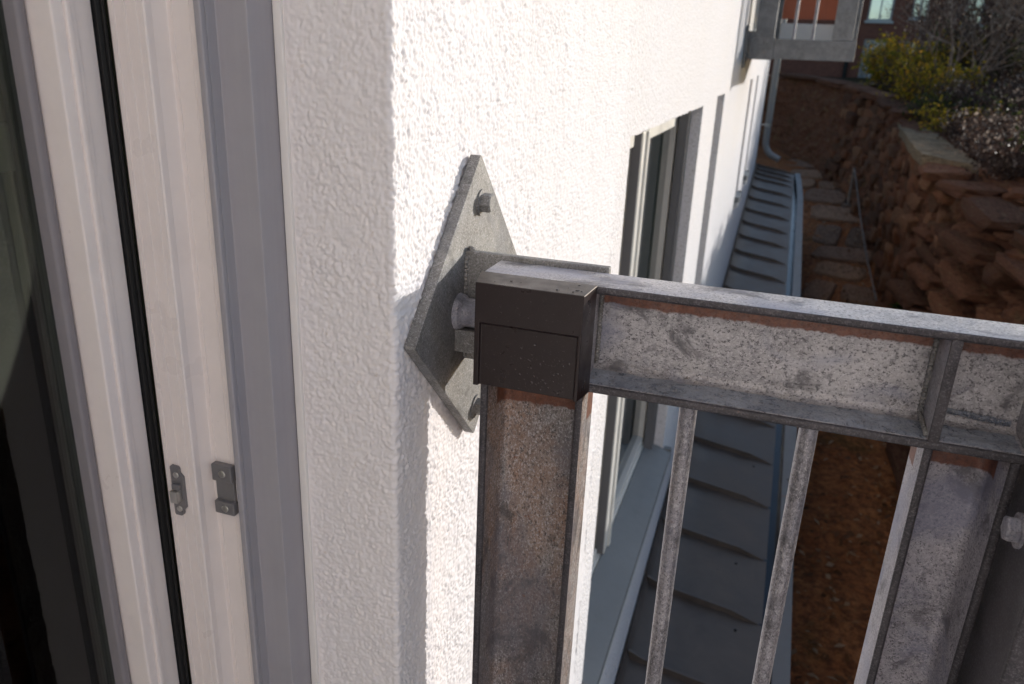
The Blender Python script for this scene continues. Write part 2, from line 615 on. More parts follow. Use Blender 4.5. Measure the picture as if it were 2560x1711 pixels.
def m_bark(name, c1, c2):
    M = Mat(name, c1, 0.75, 0, 0.35)
    M.color(M.mix(M.ramp(M.noise(9.0, 5, 0.7), [(0.35, 0.0), (0.65, 1.0)]), c1, c2))
    return M.m
BARK = m_bark('dark_bark', (0.05, 0.03, 0.024), (0.12, 0.078, 0.06))
BARK_P = m_bark('pale_bark', (0.15, 0.09, 0.065), (0.36, 0.27, 0.21))

def m_brick():
    M = Mat('red_brick', (0.13, 0.05, 0.035), 0.9, 0, 0.2)
    rot = M.n('Mapping')
    rot.inputs['Rotation'].default_value = (math.radians(90), 0, 0)
    M.l(M.co, rot.inputs[0])
    br = M.n('TexBrick')
    br.inputs['Scale'].default_value = 4.5
    br.inputs['Color1'].default_value = (0.17, 0.068, 0.05, 1)
    br.inputs['Color2'].default_value = (0.24, 0.095, 0.065, 1)
    br.inputs['Mortar'].default_value = (0.10, 0.075, 0.065, 1)
    br.inputs['Mortar Size'].default_value = 0.012
    M.l(rot.outputs[0], br.inputs[0])
    c = M.mix(M.math('MULTIPLY', M.noise(0.8, 4), 0.5), br.outputs[0], (0.09, 0.04, 0.03))
    M.color(c)
    return M.m
BRICK = m_brick()
WHITE_TRIM = m_paint('pale_stone_trim', (0.42, 0.42, 0.42), 0.6, 0.04)
TERRACOTTA = m_paint('terracotta_panel', (0.50, 0.13, 0.06), 0.5, 0.04)
ROOM = m_paint('olive_room_wall', (0.22, 0.225, 0.18), 0.8, 0.03)
ROOM_F = m_paint('dark_room_floor', (0.26, 0.23, 0.20), 0.6, 0.05)
ROOM_W = m_paint('reflection_box_white', (0.72, 0.73, 0.68), 0.6, 0.02)  # pale tone standing in for a reflection in the door glass

# ------------------------------------------------------------------ rendered building
house = empty('rendered_building', 'white scratch-rendered building with recessed windows and grey ledge roof along its foot', 'building')

# near render, built as real relief: reveal -> corner -> facade
REV = 0.0948
def near_render():
    rad = 0.0035
    du = [0.0]
    L1 = REV - rad
    while du[-1] < L1 - 0.0014:
        du.append(du[-1] + 0.0011)
    arc0 = du[-1]
    arcL = rad * math.pi / 2
    for k in range(1, 7):
        du.append(arc0 + arcL * k / 6)
    s = du[-1]
    fac0 = s
    st = 0.0012
    while s - fac0 < 0.95 - rad:
        s += st
        st = min(0.006, st * 1.0038)
        du.append(s)
    u = np.array(du)
    z = np.concatenate([np.arange(-0.3, 0.42, 0.0045), np.arange(0.42, 1.50, 0.00125), [1.503]])
    U, Z = np.meshgrid(u, z, indexing='ij')
    x = np.zeros_like(U)
    y = np.zeros_like(U)
    nx = np.zeros_like(U)
    ny = np.zeros_like(U)
    a = U <= arc0
    x[a] = -REV + U[a]
    ny[a] = -1
    b = (U > arc0) & (U <= fac0)
    t = (U[b] - arc0) / rad
    cx = -REV + arc0
    x[b] = cx + rad * np.sin(t)
    y[b] = rad - rad * np.cos(t)
    nx[b] = np.sin(t)
    ny[b] = -np.cos(t)
    c = U > fac0
    x[c] = cx + rad
    y[c] = rad + (U[c] - fac0)
    nx[c] = 1
    warp = 0.0005
    wu = U + warp * (vnoise(U * 160, Z * 160, 5) - 0.5) * 2
    wz = Z + warp * (vnoise(U * 160, Z * 160, 9) - 0.5) * 2
    g = grains(wu, wz, 0.0038, 11)
    g2 = grains(wu + 3.3, wz + 1.7, 0.0078, 23)
    patch = fbm(U * 28, Z * 28, 3, 3)
    h = 0.0021 * g ** 0.9 * (0.4 + 1.1 * patch) + 0.0011 * g2 * (fbm(U * 9, Z * 9, 44, 2) > 0.42) + 0.0016 * (fbm(U * 70, Z * 70, 31, 3) - 0.5) + 0.004 * (fbm(U * 9, Z * 7, 13, 2) - 0.5)
    h = h + 0.0007 * (vnoise(U * 520, Z * 520, 71) - 0.5)
    h = np.where(U < arc0, h * 1.0, h * 1.15)
    fade = np.clip(U / 0.006, 0, 1)
    h = h * fade
    P = np.stack([x + nx * h, y + ny * h, Z], -1)
    return grid_mesh('corner_render', P, RENDER, house)
near_render()

# facade beyond with openings whose edges are ragged
GRZ = lambda y: -1.05 + 0.105 * y           # roof-to-wall junction height
openings = [(1.05, 2.475, -0.262, 1.14), (3.05, 3.46, 0.12, 1.155), (5.86, 6.2, 0.30, 1.185), (7.0, 7.34, 0.33, 1.20)]

def ragged(p0, p1, n, amp, seed):
    out = []
    for i in range(n):
        t = i / n
        j = amp * (vnoise(np.array([i * 0.9]), np.array([seed * 3.1]), seed)[0] - 0.5) * 2
        j2 = amp * (vnoise(np.array([i * 0.9]), np.array([seed * 7.7]), seed + 50)[0] - 0.5) * 2
        out.append((p0[0] + (p1[0] - p0[0]) * t + j, p0[1] + (p1[1] - p0[1]) * t + j2))
    return out

def facade():
    bm = bmesh.new()
    def loop(pts):
        vs = [bm.verts.new((0, y, z)) for y, z in pts]
        return [bm.edges.new((vs[i], vs[(i + 1) % len(vs)])) for i in range(len(vs))], vs
    edges, _ = loop([(0.94, -1.6), (10.3, -1.6), (10.3, 4.0), (0.94, 4.0)])
    reveals = []
    for k, (y0, y1, z0, z1) in enumerate(openings):
        nn = 130 if k == 0 else 70
        pts = (ragged((y0, z0), (y1, z0), 60, 0.0008, 1 + k) + ragged((y1, z0), (y1, z1), nn, 0.0026, 2 + k) +
               ragged((y1, z1), (y0, z1), 90, 0.0026, 3 + k) + ragged((y0, z1), (y0, z0), nn, 0.003, 4 + k))
        e, vs = loop(pts)
        edges += e
        reveals.append(vs)
    bmesh.ops.triangle_fill(bm, use_beauty=True, use_dissolve=False, edges=edges)
    for vs in reveals:
        oy0, oy1, oz0, oz1 = openings[reveals.index(vs)]
        snap = lambda q, a, b: a if abs(q - a) < 0.0035 else b if abs(q - b) < 0.0035 else q
        lip = [bm.verts.new((-0.006, snap(v.co.y, oy0, oy1), snap(v.co.z, oz0, oz1))) for v in vs]
        inner = [bm.verts.new((-0.075 if vs is reveals[0] else -0.085, p.co.y, p.co.z)) for p in lip]
        n = len(vs)
        for i in range(n):
            bm.faces.new((vs[i], vs[(i + 1) % n], lip[(i + 1) % n], lip[i]))
            bm.faces.new((lip[i], lip[(i + 1) % n], inner[(i + 1) % n], inner[i]))
    # above and below the fine patch, far gable, return wall, left of the door
    def quad(pts):
        bm.faces.new([bm.verts.new(p) for p in pts])
    quad([(0, 0.0035, 1.50), (0, 0.945, 1.50), (0, 0.945, 4.0), (0, 0.0035, 4.0)])
    quad([(0, 0.0035, -1.6), (0, 0.945, -1.6), (0, 0.945, -0.29), (0, 0.0035, -0.29)])
    quad([(-REV, 0.0, -0.29), (0, 0.0, -0.29), (0, 0.0, 0.0), (-REV, 0.0, 0.0)])
    quad([(-REV, 0.0, 1.50), (0, 0.0, 1.50), (0, 0.0, 2.3), (-REV, 0.0, 2.3)])
    quad([(0, 10.3, -1.6), (-6, 10.3, -1.6), (-6, 10.3, 4.0), (0, 10.3, 4.0)])
    quad([(0, -1.16, -1.6), (0, -1.12, -1.6), (0, -1.12, 4.0), (0, -1.16, 4.0)])
    quad([(0, -1.12, 0), (-REV - 0.2, -1.12, 0), (-REV - 0.2, -1.12, 2.3), (0, -1.12, 2.3)])
    quad([(0, -1.12, 2.3), (0, 0.0035, 2.3), (0, 0.0035, 4.0), (0, -1.12, 4.0)])
    quad([(0, -1.12, 2.3), (0, 0.0, 2.3), (-REV, 0.0, 2.3), (-REV, -1.12, 2.3)])
    quad([(0, -1.12, -1.6), (0, 0.0035, -1.6), (0, 0.0035, -0.02), (0, -1.12, -0.02)])
    bmesh.ops.remove_doubles(bm, verts=bm.verts, dist=1e-5)
    bmesh.ops.recalc_face_normals(bm, faces=bm.faces)
    me = bpy.data.meshes.new('wall')
    bm.to_mesh(me)
    bm.free()
    me.materials.append(RENDER_FAR)
    o = bpy.data.objects.new('wall', me)
    COL.objects.link(o)
    o.parent = house
    return o
facade()

# unseen white wing added to bounce sunlight onto the shaded near faces
wg = MB().box(-0.02, 2.6, -7.0, -1.16, -2.6, 4.0)
wing = wg.build('bounce_wing_wall', RENDER_FAR, house)
tag(wing, 'unseen white rendered wing added to bounce fill light')

# flat building top, hides the room from the sky
MB().box(-6, -0.02, -7, 10.28, 3.98, 4.2).build('roof', SILL, house)

# room seen through the door glass
rm = MB()
rm.add([(-3.0, -1.6, 0), (-3.0, 0.98, 0), (-3.0, 0.98, 2.6), (-3.0, -1.6, 2.6)], [(0, 1, 2, 3)])
rm.add([(-0.3, 0.98, 0), (-3.0, 0.98, 0), (-3.0, 0.98, 2.6), (-0.3, 0.98, 2.6)], [(0, 1, 2, 3)])
rm.add([(-3.0, -1.6, 2.6), (-0.25, -1.6, 2.6), (-0.25, 0.98, 2.6), (-3.0, 0.98, 2.6)], [(0, 1, 2, 3)])
rm.add([(-3.0, -1.6, 0), (-0.25, -1.6, 0), (-0.25, -1.6, 2.6), (-3.0, -1.6, 2.6)], [(0, 1, 2, 3)])
rm.build('room_wall', ROOM, house)
MB().box(-3.0, -0.25, -1.6, 0.98, -0.06, 0.0).build('room_floor', ROOM_F, house)
MB().box(-1.56, -1.5, 0.70, 0.955, 0.965, 1.075, 0.004).build('reflection_box', ROOM_W, house)  # pale box added in place of a bright reflection in the glass

# stop bead between render and door frame
MB().extrude(rounded([(-REV - 0.0065, -0.004, 0.001), (-REV + 0.0012, -0.004, 0.001), (-REV + 0.0012, 0.006, 0), (-REV - 0.0065, 0.006, 0)], 2),
             lambda a, b, t: (a, b, t), -0.02, 2.3).build('stop_bead', BEAD, house)

# ---- door frame: stepped vertical profiles (each profile a part of the frame)
def vprof(name, pts, mat, parent, r=0.0016, z0=0.0, z1=2.3, smooth=True):
    return MB().extrude(rounded([(x, y, r) for x, y in pts], 3), lambda a, b, t: (a, b, t), z0, z1).build(name, mat, parent, smooth)

frame = vprof('door_frame', [(-0.105, -0.0365), (-0.105, 0.03), (-0.175, 0.03), (-0.175, -0.048), (-0.133, -0.048), (-0.133, -0.0365)], GREY, house, 0.0014)
tag(frame, 'grey aluminium outer door frame beside the render')
vprof('frame_lip', [(-0.1325, -0.0545), (-0.1325, -0.0485), (-0.1385, -0.0485), (-0.1385, -0.0545)], GREY, frame, 0.0012)
vprof('rebate_profile', [(-0.139, -0.0505), (-0.139, 0.02), (-0.20, 0.02), (-0.20, -0.0687), (-0.170, -0.0687), (-0.170, -0.0615), (-0.1655, -0.0505)], PVC, frame, 0.0016)
rib = []
for i in range(6):
    xx = -0.1715 - i * 0.0052
    rib += [(xx, -0.0692 - (0.0006 if i % 2 else 0.0)), (xx - 0.0044, -0.0692 - (0.0006 if i % 2 else 0.0)), (xx - 0.0048, -0.0690)]
rib += [(-0.2027, -0.0684), (-0.2027, -0.03), (-0.1715, -0.03)]
MB().extrude(rib, lambda a, b, t: (a, b, t), 0, 2.3).build('ribbed_seal_strip', PVC, frame)
# fine grooves on the rebate
for gx in (-0.1605, -0.1450):
    vprof('groove_strip', [(gx, -0.0512), (gx, -0.0500), (gx - 0.0012, -0.0500), (gx - 0.0012, -0.0512)], PVC, frame, 0.0003)

leaf_z0, leaf_z1 = 0.02, 2.28
leaf = vprof('door_leaf', [(-0.210, -0.1135), (-0.210, -0.0768), (-0.262, -0.0768), (-0.262, -0.1135)], PVC, house, 0.002, leaf_z0, leaf_z1)
tag(leaf, 'white plastic door leaf standing in front of the dark glass')
vprof('cover_strip', [(-0.2068, -0.1035), (-0.2068, -0.0985), (-0.2115, -0.0985), (-0.2115, -0.1035)], PVC, leaf, 0.0012, leaf_z0, leaf_z1)
vprof('cover_strip', [(-0.2086, -0.0985), (-0.2086, -0.0935), (-0.2115, -0.0935), (-0.2115, -0.0985)], PVC, leaf, 0.0008, leaf_z0, leaf_z1)
vprof('gasket', [(-0.2075, -0.0764), (-0.2045, -0.0690), (-0.235, -0.0690), (-0.235, -0.0740), (-0.2135, -0.0764)], RUBBER, leaf, 0.001, leaf_z0, leaf_z1)
vprof('gasket', [(-0.2035, -0.0735), (-0.2035, -0.0712), (-0.2060, -0.0712), (-0.2060, -0.0735)], RUBBER, leaf, 0.0006, leaf_z0, leaf_z1)
vprof('glazing_bead', [(-0.2315, -0.1225), (-0.2315, -0.1136), (-0.2600, -0.1136), (-0.2600, -0.1225)], GREY_D, leaf, 0.003, leaf_z0, leaf_z1)
MB().box(-0.2475, -0.2435, -0.80, -0.120, leaf_z0 + 0.05, leaf_z1 - 0.05).build('pane', DOORGLASS, leaf)
MB().box(-0.262, -0.210, -0.90, -0.80, leaf_z0, leaf_z1, 0.002).build('stile', PVC, leaf)
for za, zb in ((leaf_z0, leaf_z0 + 0.09), (leaf_z1 - 0.09, leaf_z1)):
    MB().box(-0.2615, -0.2105, -0.7995, -0.1140, za, zb, 0.002).build('rail', PVC, leaf)

def disc(mb, c, ax, r, h, n=14):
    c = Vector(c)
    ax = Vector(ax).normalized()
    mb.tube([c, c + ax * h * 0.7, c + ax * h], [r, r, r * 0.82], n)
    return mb

for o in (frame, leaf):
    o.location = (0.0032, 0.0012, 0)

# strike plate on the rebate (faces -y) and the latch on the ribbed strip
SX = -0.1512
def rbox(m, x0, x1, y0, y1, z0, z1, b=0.0012):
    return m.box(x0, x1, y0, y1, z0, z1, b)
st = MB()
rbox(st, SX - 0.0105, SX + 0.0105, -0.0575, -0.0505, 0.9095, 0.9265)
rbox(st, SX - 0.0105, SX + 0.0105, -0.0575, -0.0505, 0.8755, 0.8885)
rbox(st, SX - 0.0098, SX + 0.0098, -0.0536, -0.0505, 0.8880, 0.9100, 0.0005)
strike = st.build('strike_plate', HARD, frame)
tag(strike, 'grey metal strike plate with two screws')
def screw(c, r):
    m = disc(MB(), c, (0, -1, 0), r, 0.0012)
    x, y, z = c
    m.box(x - r * 0.62, x + r * 0.62, y - 0.00135, y - 0.0011, z - r * 0.14, z + r * 0.14)
    m.box(x - r * 0.14, x + r * 0.14, y - 0.00145, y - 0.0011, z - r * 0.62, z + r * 0.62)
    return m.build('screw', STEEL, frame)
for zz in (0.9180, 0.8820):
    screw((SX + 0.001, -0.0573, zz), 0.0036)
lt = MB()
lp = rounded([(-0.1945, 0.8742, 0.002), (-0.1850, 0.8742, 0.003), (-0.1850, 0.8800, 0.0015), (-0.1812, 0.8840, 0.0015), (-0.1812, 0.9150, 0.0015), (-0.1850, 0.9190, 0.0015), (-0.1850, 0.9255, 0.003), (-0.1945, 0.9255, 0.002)], 3)
lt.extrude(lp, lambda a, b, t: (a, t, b), -0.0722, -0.0695)
latch = lt.build('latch_plate', HARD, frame)
tag(latch, 'small grey latch plate with a bright metal latch')
MB().box(-0.1925, -0.1845, -0.0790, -0.0720, 0.8905, 0.9025, 0.0012).build('latch_bolt', STEEL, frame)
MB().box(-0.1918, -0.1838, -0.0760, -0.0720, 0.9027, 0.9085, 0.001).build('latch_bolt', HARD, frame)
for zz in (0.9165, 0.8815):
    screw((-0.1885, -0.0720, zz), 0.0030)

# ---- windows of the facade
def window(op, depth, mull=None, sill=True):
    y0, y1, z0, z1 = op
    xf = -depth
    m = MB()
    fw = 0.036
    m.box(xf - 0.06, xf + 0.001, y0 - 0.03, y0 + fw - 0.02, z0 - 0.03, z1 + 0.03, 0.003)
    m.box(xf - 0.06, xf + 0.001, y1 - fw + 0.02, y1 + 0.03, z0 - 0.03, z1 + 0.03, 0.003)
    m.box(xf - 0.0605, xf + 0.0005, y0 + fw - 0.0205, y1 - fw + 0.0205, z1 - fw, z1 + 0.03, 0.003)
    m.box(xf - 0.0605, xf + 0.0005, y0 + fw - 0.0205, y1 - fw + 0.0205, z0 - 0.03, z0 + fw, 0.003)
    wob = m.build('window', PVC_R, house)
    a, b = y0 + fw - 0.02, y1 - fw + 0.02
    cells = [(a, b)]
    if mull:
        mm = MB()
        mm.box(xf - 0.055, xf + 0.0115, mull[0], mull[1], z0 + fw - 0.002, z1 - fw + 0.002, 0.004)
        mm.box(xf - 0.02, xf + 0.019, mull[0] + 0.045, mull[1] - 0.045, z0 + fw - 0.001, z1 - fw + 0.001, 0.003)
        mm.build('mullion', PVC_R, wob)
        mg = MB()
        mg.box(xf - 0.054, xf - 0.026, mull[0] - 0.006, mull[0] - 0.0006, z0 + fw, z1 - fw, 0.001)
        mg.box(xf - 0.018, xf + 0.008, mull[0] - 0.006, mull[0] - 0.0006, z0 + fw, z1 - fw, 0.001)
        mg.build('mullion_shade_strip', SHADE_GREY, wob)  # dark strips put the shade of the mullion's side into colour
        cells = [(a, mull[0]), (mull[1], b)]
    for ca, cb in cells:
        s = MB()
        sw = 0.036 if mull else 0.03
        zz0, zz1 = z0 + fw, z1 - fw
        xs0, xs1 = xf - 0.05, xf - 0.006
        s.box(xs0, xs1, ca + 0.0005, ca + sw, zz0, zz1, 0.004)
        if mull and ca == a:
            s.box(xs0, xs1 - 0.012, cb - 0.048, cb - 0.040, zz0, zz1, 0.002)
        else:
            s.box(xs0, xs1, cb - sw, cb - 0.0005, zz0, zz1, 0.004)
        s.box(xs0, xs1 - 0.0006, ca + sw - 0.003, cb - sw + 0.003, zz1 - sw, zz1, 0.004)
        s.box(xs0, xs1 - 0.0006, ca + sw - 0.003, cb - sw + 0.003, zz0, zz0 + sw, 0.004)
        s.build('sash', PVC_R, wob)
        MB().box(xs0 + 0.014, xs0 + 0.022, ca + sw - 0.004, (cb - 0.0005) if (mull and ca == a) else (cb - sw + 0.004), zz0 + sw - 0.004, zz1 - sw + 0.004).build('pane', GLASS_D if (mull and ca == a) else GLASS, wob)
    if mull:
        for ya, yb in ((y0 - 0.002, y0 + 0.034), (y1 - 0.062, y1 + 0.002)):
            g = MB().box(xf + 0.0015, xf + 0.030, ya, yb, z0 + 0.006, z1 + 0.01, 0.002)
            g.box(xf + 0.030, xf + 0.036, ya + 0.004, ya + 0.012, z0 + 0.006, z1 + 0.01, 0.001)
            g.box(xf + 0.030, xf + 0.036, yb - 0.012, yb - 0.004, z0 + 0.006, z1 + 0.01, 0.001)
            g.build('shade_guide_rail', SHADE_GREY, wob)  # rails added in dark grey to paint the shade over the stiles
    if sill:
        s = MB()
        zb, zf, xo = z0 + 0.032, z0 + 0.001, 0.036
        prof = [(xf + 0.003, zb), (xo, zf), (xo, zf - 0.032), (xo - 0.003, zf - 0.032), (xo - 0.003, zf - 0.004), (xf + 0.003, zb - 0.004)]
        s.extrude(prof, lambda p, q, t: (p, t, q), y0 + 0.002, y1 - 0.002)
        s.box(0.004, xo, y1 - 0.006, y1 + 0.02, zf - 0.03, zf + 0.012, 0.002)
        s.box(0.004, xo, y0 - 0.02, y0 + 0.006, zf - 0.03, zf + 0.012, 0.002)
        s.build('sill', SILL, wob)
        MB().box(0.0005, xo - 0.0045, y0 + 0.008, y1 - 0.008, zf - 0.075, zf - 0.012, 0.003).build('sill_underlay', BEAD, wob)
    return wob
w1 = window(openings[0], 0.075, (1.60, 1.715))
tag(w1, 'nearest window, two panes with a pale mullion and grey sill')
for k in (1, 2, 3):
    window(openings[k], 0.085)

# ---- standing seam ledge roof along the wall foot
RS = 0.15
RX = 0.49
def rz(x, y):
    return GRZ(y) - RS * x
seams = [-0.62, -0.2, 0.22, 0.64, 1.05, 1.46, 1.88, 2.30, 2.71, 3.12, 3.52, 3.92, 4.36, 4.84, 5.33, 5.86, 6.37, 6.84, 7.31, 7.78, 8.27, 8.77, 9.26, 9.73, 9.99, 10.22, 10.45]
deck = MB()
deck.add([(0.0, -1.1, rz(0, -1.1) - 0.02), (RX - 0.01, -1.1, rz(RX, -1.1) - 0.02), (RX - 0.01, 10.46, rz(RX, 10.46) - 0.02), (0.0, 10.46, rz(0, 10.46) - 0.02),
          (0.0, -1.1, -2.5), (RX - 0.01, -1.1, -2.5), (RX - 0.01, 10.46, -2.5), (0.0, 10.46, -2.5)],
         [(0, 1, 2, 3), (1, 5, 6, 2), (2, 6, 7, 3), (0, 4, 5, 1)])
ledge = deck.build('ledge_roof', ROOF, house)
tag(ledge, 'dark grey standing seam ledge roof climbing along the wall')
for i in range(len(seams) - 1):
    a, b = seams[i], seams[i + 1]
    nx, ny = 7, 5
    jit = random.uniform(-0.0015, 0.0015)
    vs = []
    for ix in range(nx):
        x = 0.012 + (RX + 0.012 - 0.012) * ix / (nx - 1)
        for iy in range(ny):
            y = a + 0.004 + (b - a - 0.008) * iy / (ny - 1)
            z = rz(x, y) + jit + 0.003 * math.sin(3.1 * ix + 2.2 * iy + i)
            if ix == 0:
                z += 0.05
                x2 = 0.006
            elif ix == 1:
                x2 = 0.03
                z = rz(0.03, y) + 0.004
            else:
                x2 = x
            vs.append((x2, y, z))
    fs = [(p * ny + q, (p + 1) * ny + q, (p + 1) * ny + q + 1, p * ny + q + 1) for p in range(nx - 1) for q in range(ny - 1)]
    mesh_obj('roof_panel', vs, fs, ROOF, ledge, True)
for y in seams:
    s = MB()
    hh = 0.026
    pts = []
    n = 9
    v = []
    for k in range(n):
        t = k / (n - 1)
        x = 0.02 + t * (RX - 0.02)
        h = hh * (1.0 if k < n - 2 else (0.55 if k == n - 2 else 0.05))
        if k == 0:
            h = hh * 1.6
        zb = rz(x, y)
        v += [(x, y - 0.006, zb - 0.004), (x, y + 0.006, zb - 0.004), (x, y + 0.005, zb + h), (x, y - 0.008, zb + h), (x, y - 0.008, zb + h * 0.75), (x, y - 0.005, zb + h * 0.7)]
    f = []
    for k in range(n - 1):
        for q in range(6):
            q2 = (q + 1) % 6
            f.append((k * 6 + q, k * 6 + q2, (k + 1) * 6 + q2, (k + 1) * 6 + q))
    f += [tuple(range(6)), tuple((n - 1) * 6 + q for q in reversed(range(6)))]
    s.add(v, f)
    s.build('seam', ROOF, ledge)
# little dark rivets on the sheets
for (x, y) in ((0.40, 3.44), (0.37, 2.62), (0.40, 2.22), (0.36, 5.1), (0.3, 1.7)):
    disc(MB(), (x, y, rz(x, y)), (0, 0, 1), 0.006, 0.004, 8).build('rivet', RUBBER, ledge)

# gutter
def gutter():
    y0, y1 = -1.1, 10.55
    gx = [(RX - 0.004, 0.0), (RX + 0.004, -0.085), (RX + 0.055, -0.085), (RX + 0.062, 0.006), (RX + 0.128, 0.010), (RX + 0.130, -0.09), (RX + 0.126, -0.09)]
    def pt(a, b, y, bend):
        return (a - bend, y, rz(RX, y) - 0.012 + b)
    ys = list(np.linspace(y0, 9.2, 26)) + list(np.linspace(9.4, y1, 12))
    def bend(y):
        return 0.0 if y < 9.0 else 0.05 * ((y - 9.0) / 1.55) ** 2
    # trough
    t = MB()
    v = []
    for y in ys:
        v += [pt(a, b, y, bend(y)) for a, b in gx[:4]]
    f = [(i * 4 + k, i * 4 + k + 1, (i + 1) * 4 + k + 1, (i + 1) * 4 + k) for i in range(len(ys) - 1) for k in range(3)]
    f.append(tuple((len(ys) - 1) * 4 + k for k in range(4)))
    t.add(v, f)
    g = t.build('gutter', GUTIN, house, False, None, False)
    tag(g, 'dark open gutter along the edge of the ledge roof')
    # edge sheets, one each
    cuts = [-1.1, 0.3, 1.75, 3.25, 4.75, 6.3, 7.6, 9.05, 10.0, 10.55]
    for a, b in zip(cuts[:-1], cuts[1:]):
        sub = [y for y in np.linspace(a + 0.0012, b - 0.0012, 8)]
        v = []
        dz = random.uniform(-0.0015, 0.0015)
        for y in sub:
            v += [(p[0], p[1], p[2] + dz) for p in [pt(q[0] + 0.0002, q[1], y, bend(y)) for q in gx[3:]]]
        f = [(i * 4 + k, i * 4 + k + 1, (i + 1) * 4 + k + 1, (i + 1) * 4 + k) for i in range(len(sub) - 1) for k in range(3)]
        mesh_obj('edge_sheet', v, f, GUTTER, g)
    for yy in (2.4, 3.4, 5.9):
        disc(MB(), (RX + 0.09, yy, rz(RX, yy) - 0.003), (0, 0, 1), 0.005, 0.004, 8).build('rivet', RUBBER, g)
gutter()

# downpipe at the far corner
dp = MB()
px, py = 0.083, 10.62
path = [(px, py, 4.0), (px, py, 0.5), (px, py, 0.36)]
for k in range(1, 8):
    t = k / 7 * math.radians(78)
    path.append((px + 0.16 * (1 - math.cos(t)), py - 0.03 * (1 - math.cos(t)), 0.36 - 0.20 * math.sin(t)))
path.append((px + 0.2, py - 0.04, 0.13))
dp.tube(path, 0.041, 16)
dpo = dp.build('downpipe', PIPE, house, True)
tag(dpo, 'grey rainwater downpipe at the far corner of the facade')
for zc in (0.56, 2.2):
    MB().tube([(px, py, zc - 0.02), (px, py, zc + 0.02)], 0.046, 16).box(-0.0, px, py - 0.01, py + 0.01, zc - 0.008, zc + 0.008).build('pipe_clamp', STEEL, dpo)

# ------------------------------------------------------------------ balcony railing in the foreground
rail = empty('balcony_railing', 'galvanised steel balcony railing in the foreground bolted to the rendered wall', 'railing')
TY = 0.076          # plane of the channel toes
ZT = 1.1
CH = channel(0.100, 0.050)
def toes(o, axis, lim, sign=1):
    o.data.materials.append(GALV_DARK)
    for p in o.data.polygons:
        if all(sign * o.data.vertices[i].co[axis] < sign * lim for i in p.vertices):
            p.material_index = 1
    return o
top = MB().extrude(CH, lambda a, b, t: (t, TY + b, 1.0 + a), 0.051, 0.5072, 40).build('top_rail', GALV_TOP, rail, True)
toes(top, 1, TY + 0.0058)
tag(top, 'channel-section top rail with bright upper face')
CP = channel(0.100, 0.0495)
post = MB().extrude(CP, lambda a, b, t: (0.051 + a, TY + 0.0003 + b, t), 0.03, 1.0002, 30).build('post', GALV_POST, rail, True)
toes(post, 1, TY + 0.0058)
tag(post, 'rust-stained channel post below the dark cap')
CE = channel(0.070, 0.0495)
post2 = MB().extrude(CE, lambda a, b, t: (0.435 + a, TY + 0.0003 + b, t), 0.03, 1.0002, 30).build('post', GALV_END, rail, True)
toes(post2, 1, TY + 0.0058)
tag(post2, 'end post of the side panel with speckled web')
# flange pieces carried up inside the rail
for x0, x1 in ((0.1425, 0.151), (0.4362, 0.4447)):
    MB().box(x0, x1, TY + 0.0007, TY + 0.046, 1.0045, 1.0955, 0.0016).build('stiffener', GALV, rail, True)
for o in rail.children:
    if o.name.startswith('stiffener'):
        toes(o, 1, TY + 0.0050)
# zinc run-off skin on the lower flange of the rail
def drip(x0, x1, seed):
    xs = np.linspace(x0, x1, 120)
    ts = np.linspace(0, 1, 14)
    Xg, T = np.meshgrid(xs, ts, indexing='ij')
    depth = 0.034 - 0.007 * (fbm(Xg * 60, T * 2, seed, 3))
    Y = TY + 0.004 + T * depth
    base = 1.0078 + (Y - TY) / 0.044 * 0.0030
    h = 0.0012 * np.clip(fbm(Xg * 90, T * 6, seed + 3, 4) * 2 - 0.55, 0, 1) + 0.006 * np.clip(T - 0.75, 0, 1) ** 1.5
    edge = np.minimum(np.clip(T / 0.12, 0, 1), np.clip((1 - T) / 0.08, 0, 1))
    Z = base + h * edge - 0.0012 * (1 - edge)
    return grid_mesh('zinc_run', np.stack([Xg, Y, Z], -1), ZINC, rail)
drip(0.152, 0.4355, 3)
drip(0.4452, 0.504, 8)
# weld beads
def bead(name, p0, p1, r, n, parent, mat=GALV_DULL):
    p0 = Vector(p0)
    p1 = Vector(p1)
    pts, rr = [], []
    for i in range(n * 3 + 1):
        t = i / (n * 3)
        pts.append(p0.lerp(p1, t) + Vector((0, 0, random.uniform(-1, 1) * r * 0.12)))
        rr.append(r * (0.72, 1.0, 0.95)[i % 3] * (0.35 if i in (0, n * 3) else 1))
    return MB().tube(pts, rr, 8).build(name, mat, parent, True)
bead('weld_bead', (0.447, 0.1185, 1.0205), (0.503, 0.1185, 1.0165), 0.0028, 26, rail, ZINC)
bead('weld_bead', (0.447, 0.1208, 1.026), (0.470, 0.1208, 1.046), 0.0026, 10, rail, GALV)
bead('weld_bead', (0.1525, 0.1195, 1.012), (0.1525, 0.1195, 1.088), 0.0028, 22, rail)
bead('weld_bead', (0.4347, 0.1195, 1.012), (0.4347, 0.1195, 1.088), 0.0028, 22, rail)
bead('weld_bead', (0.4352, 0.082, 1.0105), (0.4352, 0.118, 1.0125), 0.0024, 12, rail)
# balusters
def baluster(x):
    z1, z0 = 1.004, 0.10
    pts = [(x, 0.1015, z0 + (z1 - z0) * k / 16) for k in range(17)]
    o = MB().tube(pts, 0.0081, 24).build('baluster', GALV_BAR, rail, True)
    return o
for x in (0.2445, 0.3485):
    baluster(x)
MB().extrude(CH, lambda a, b, t: (t, TY + 0.0005 + b, 0.05 + a * 0.5), 0.152, 0.434).build('bottom_rail', GALV, rail, True)

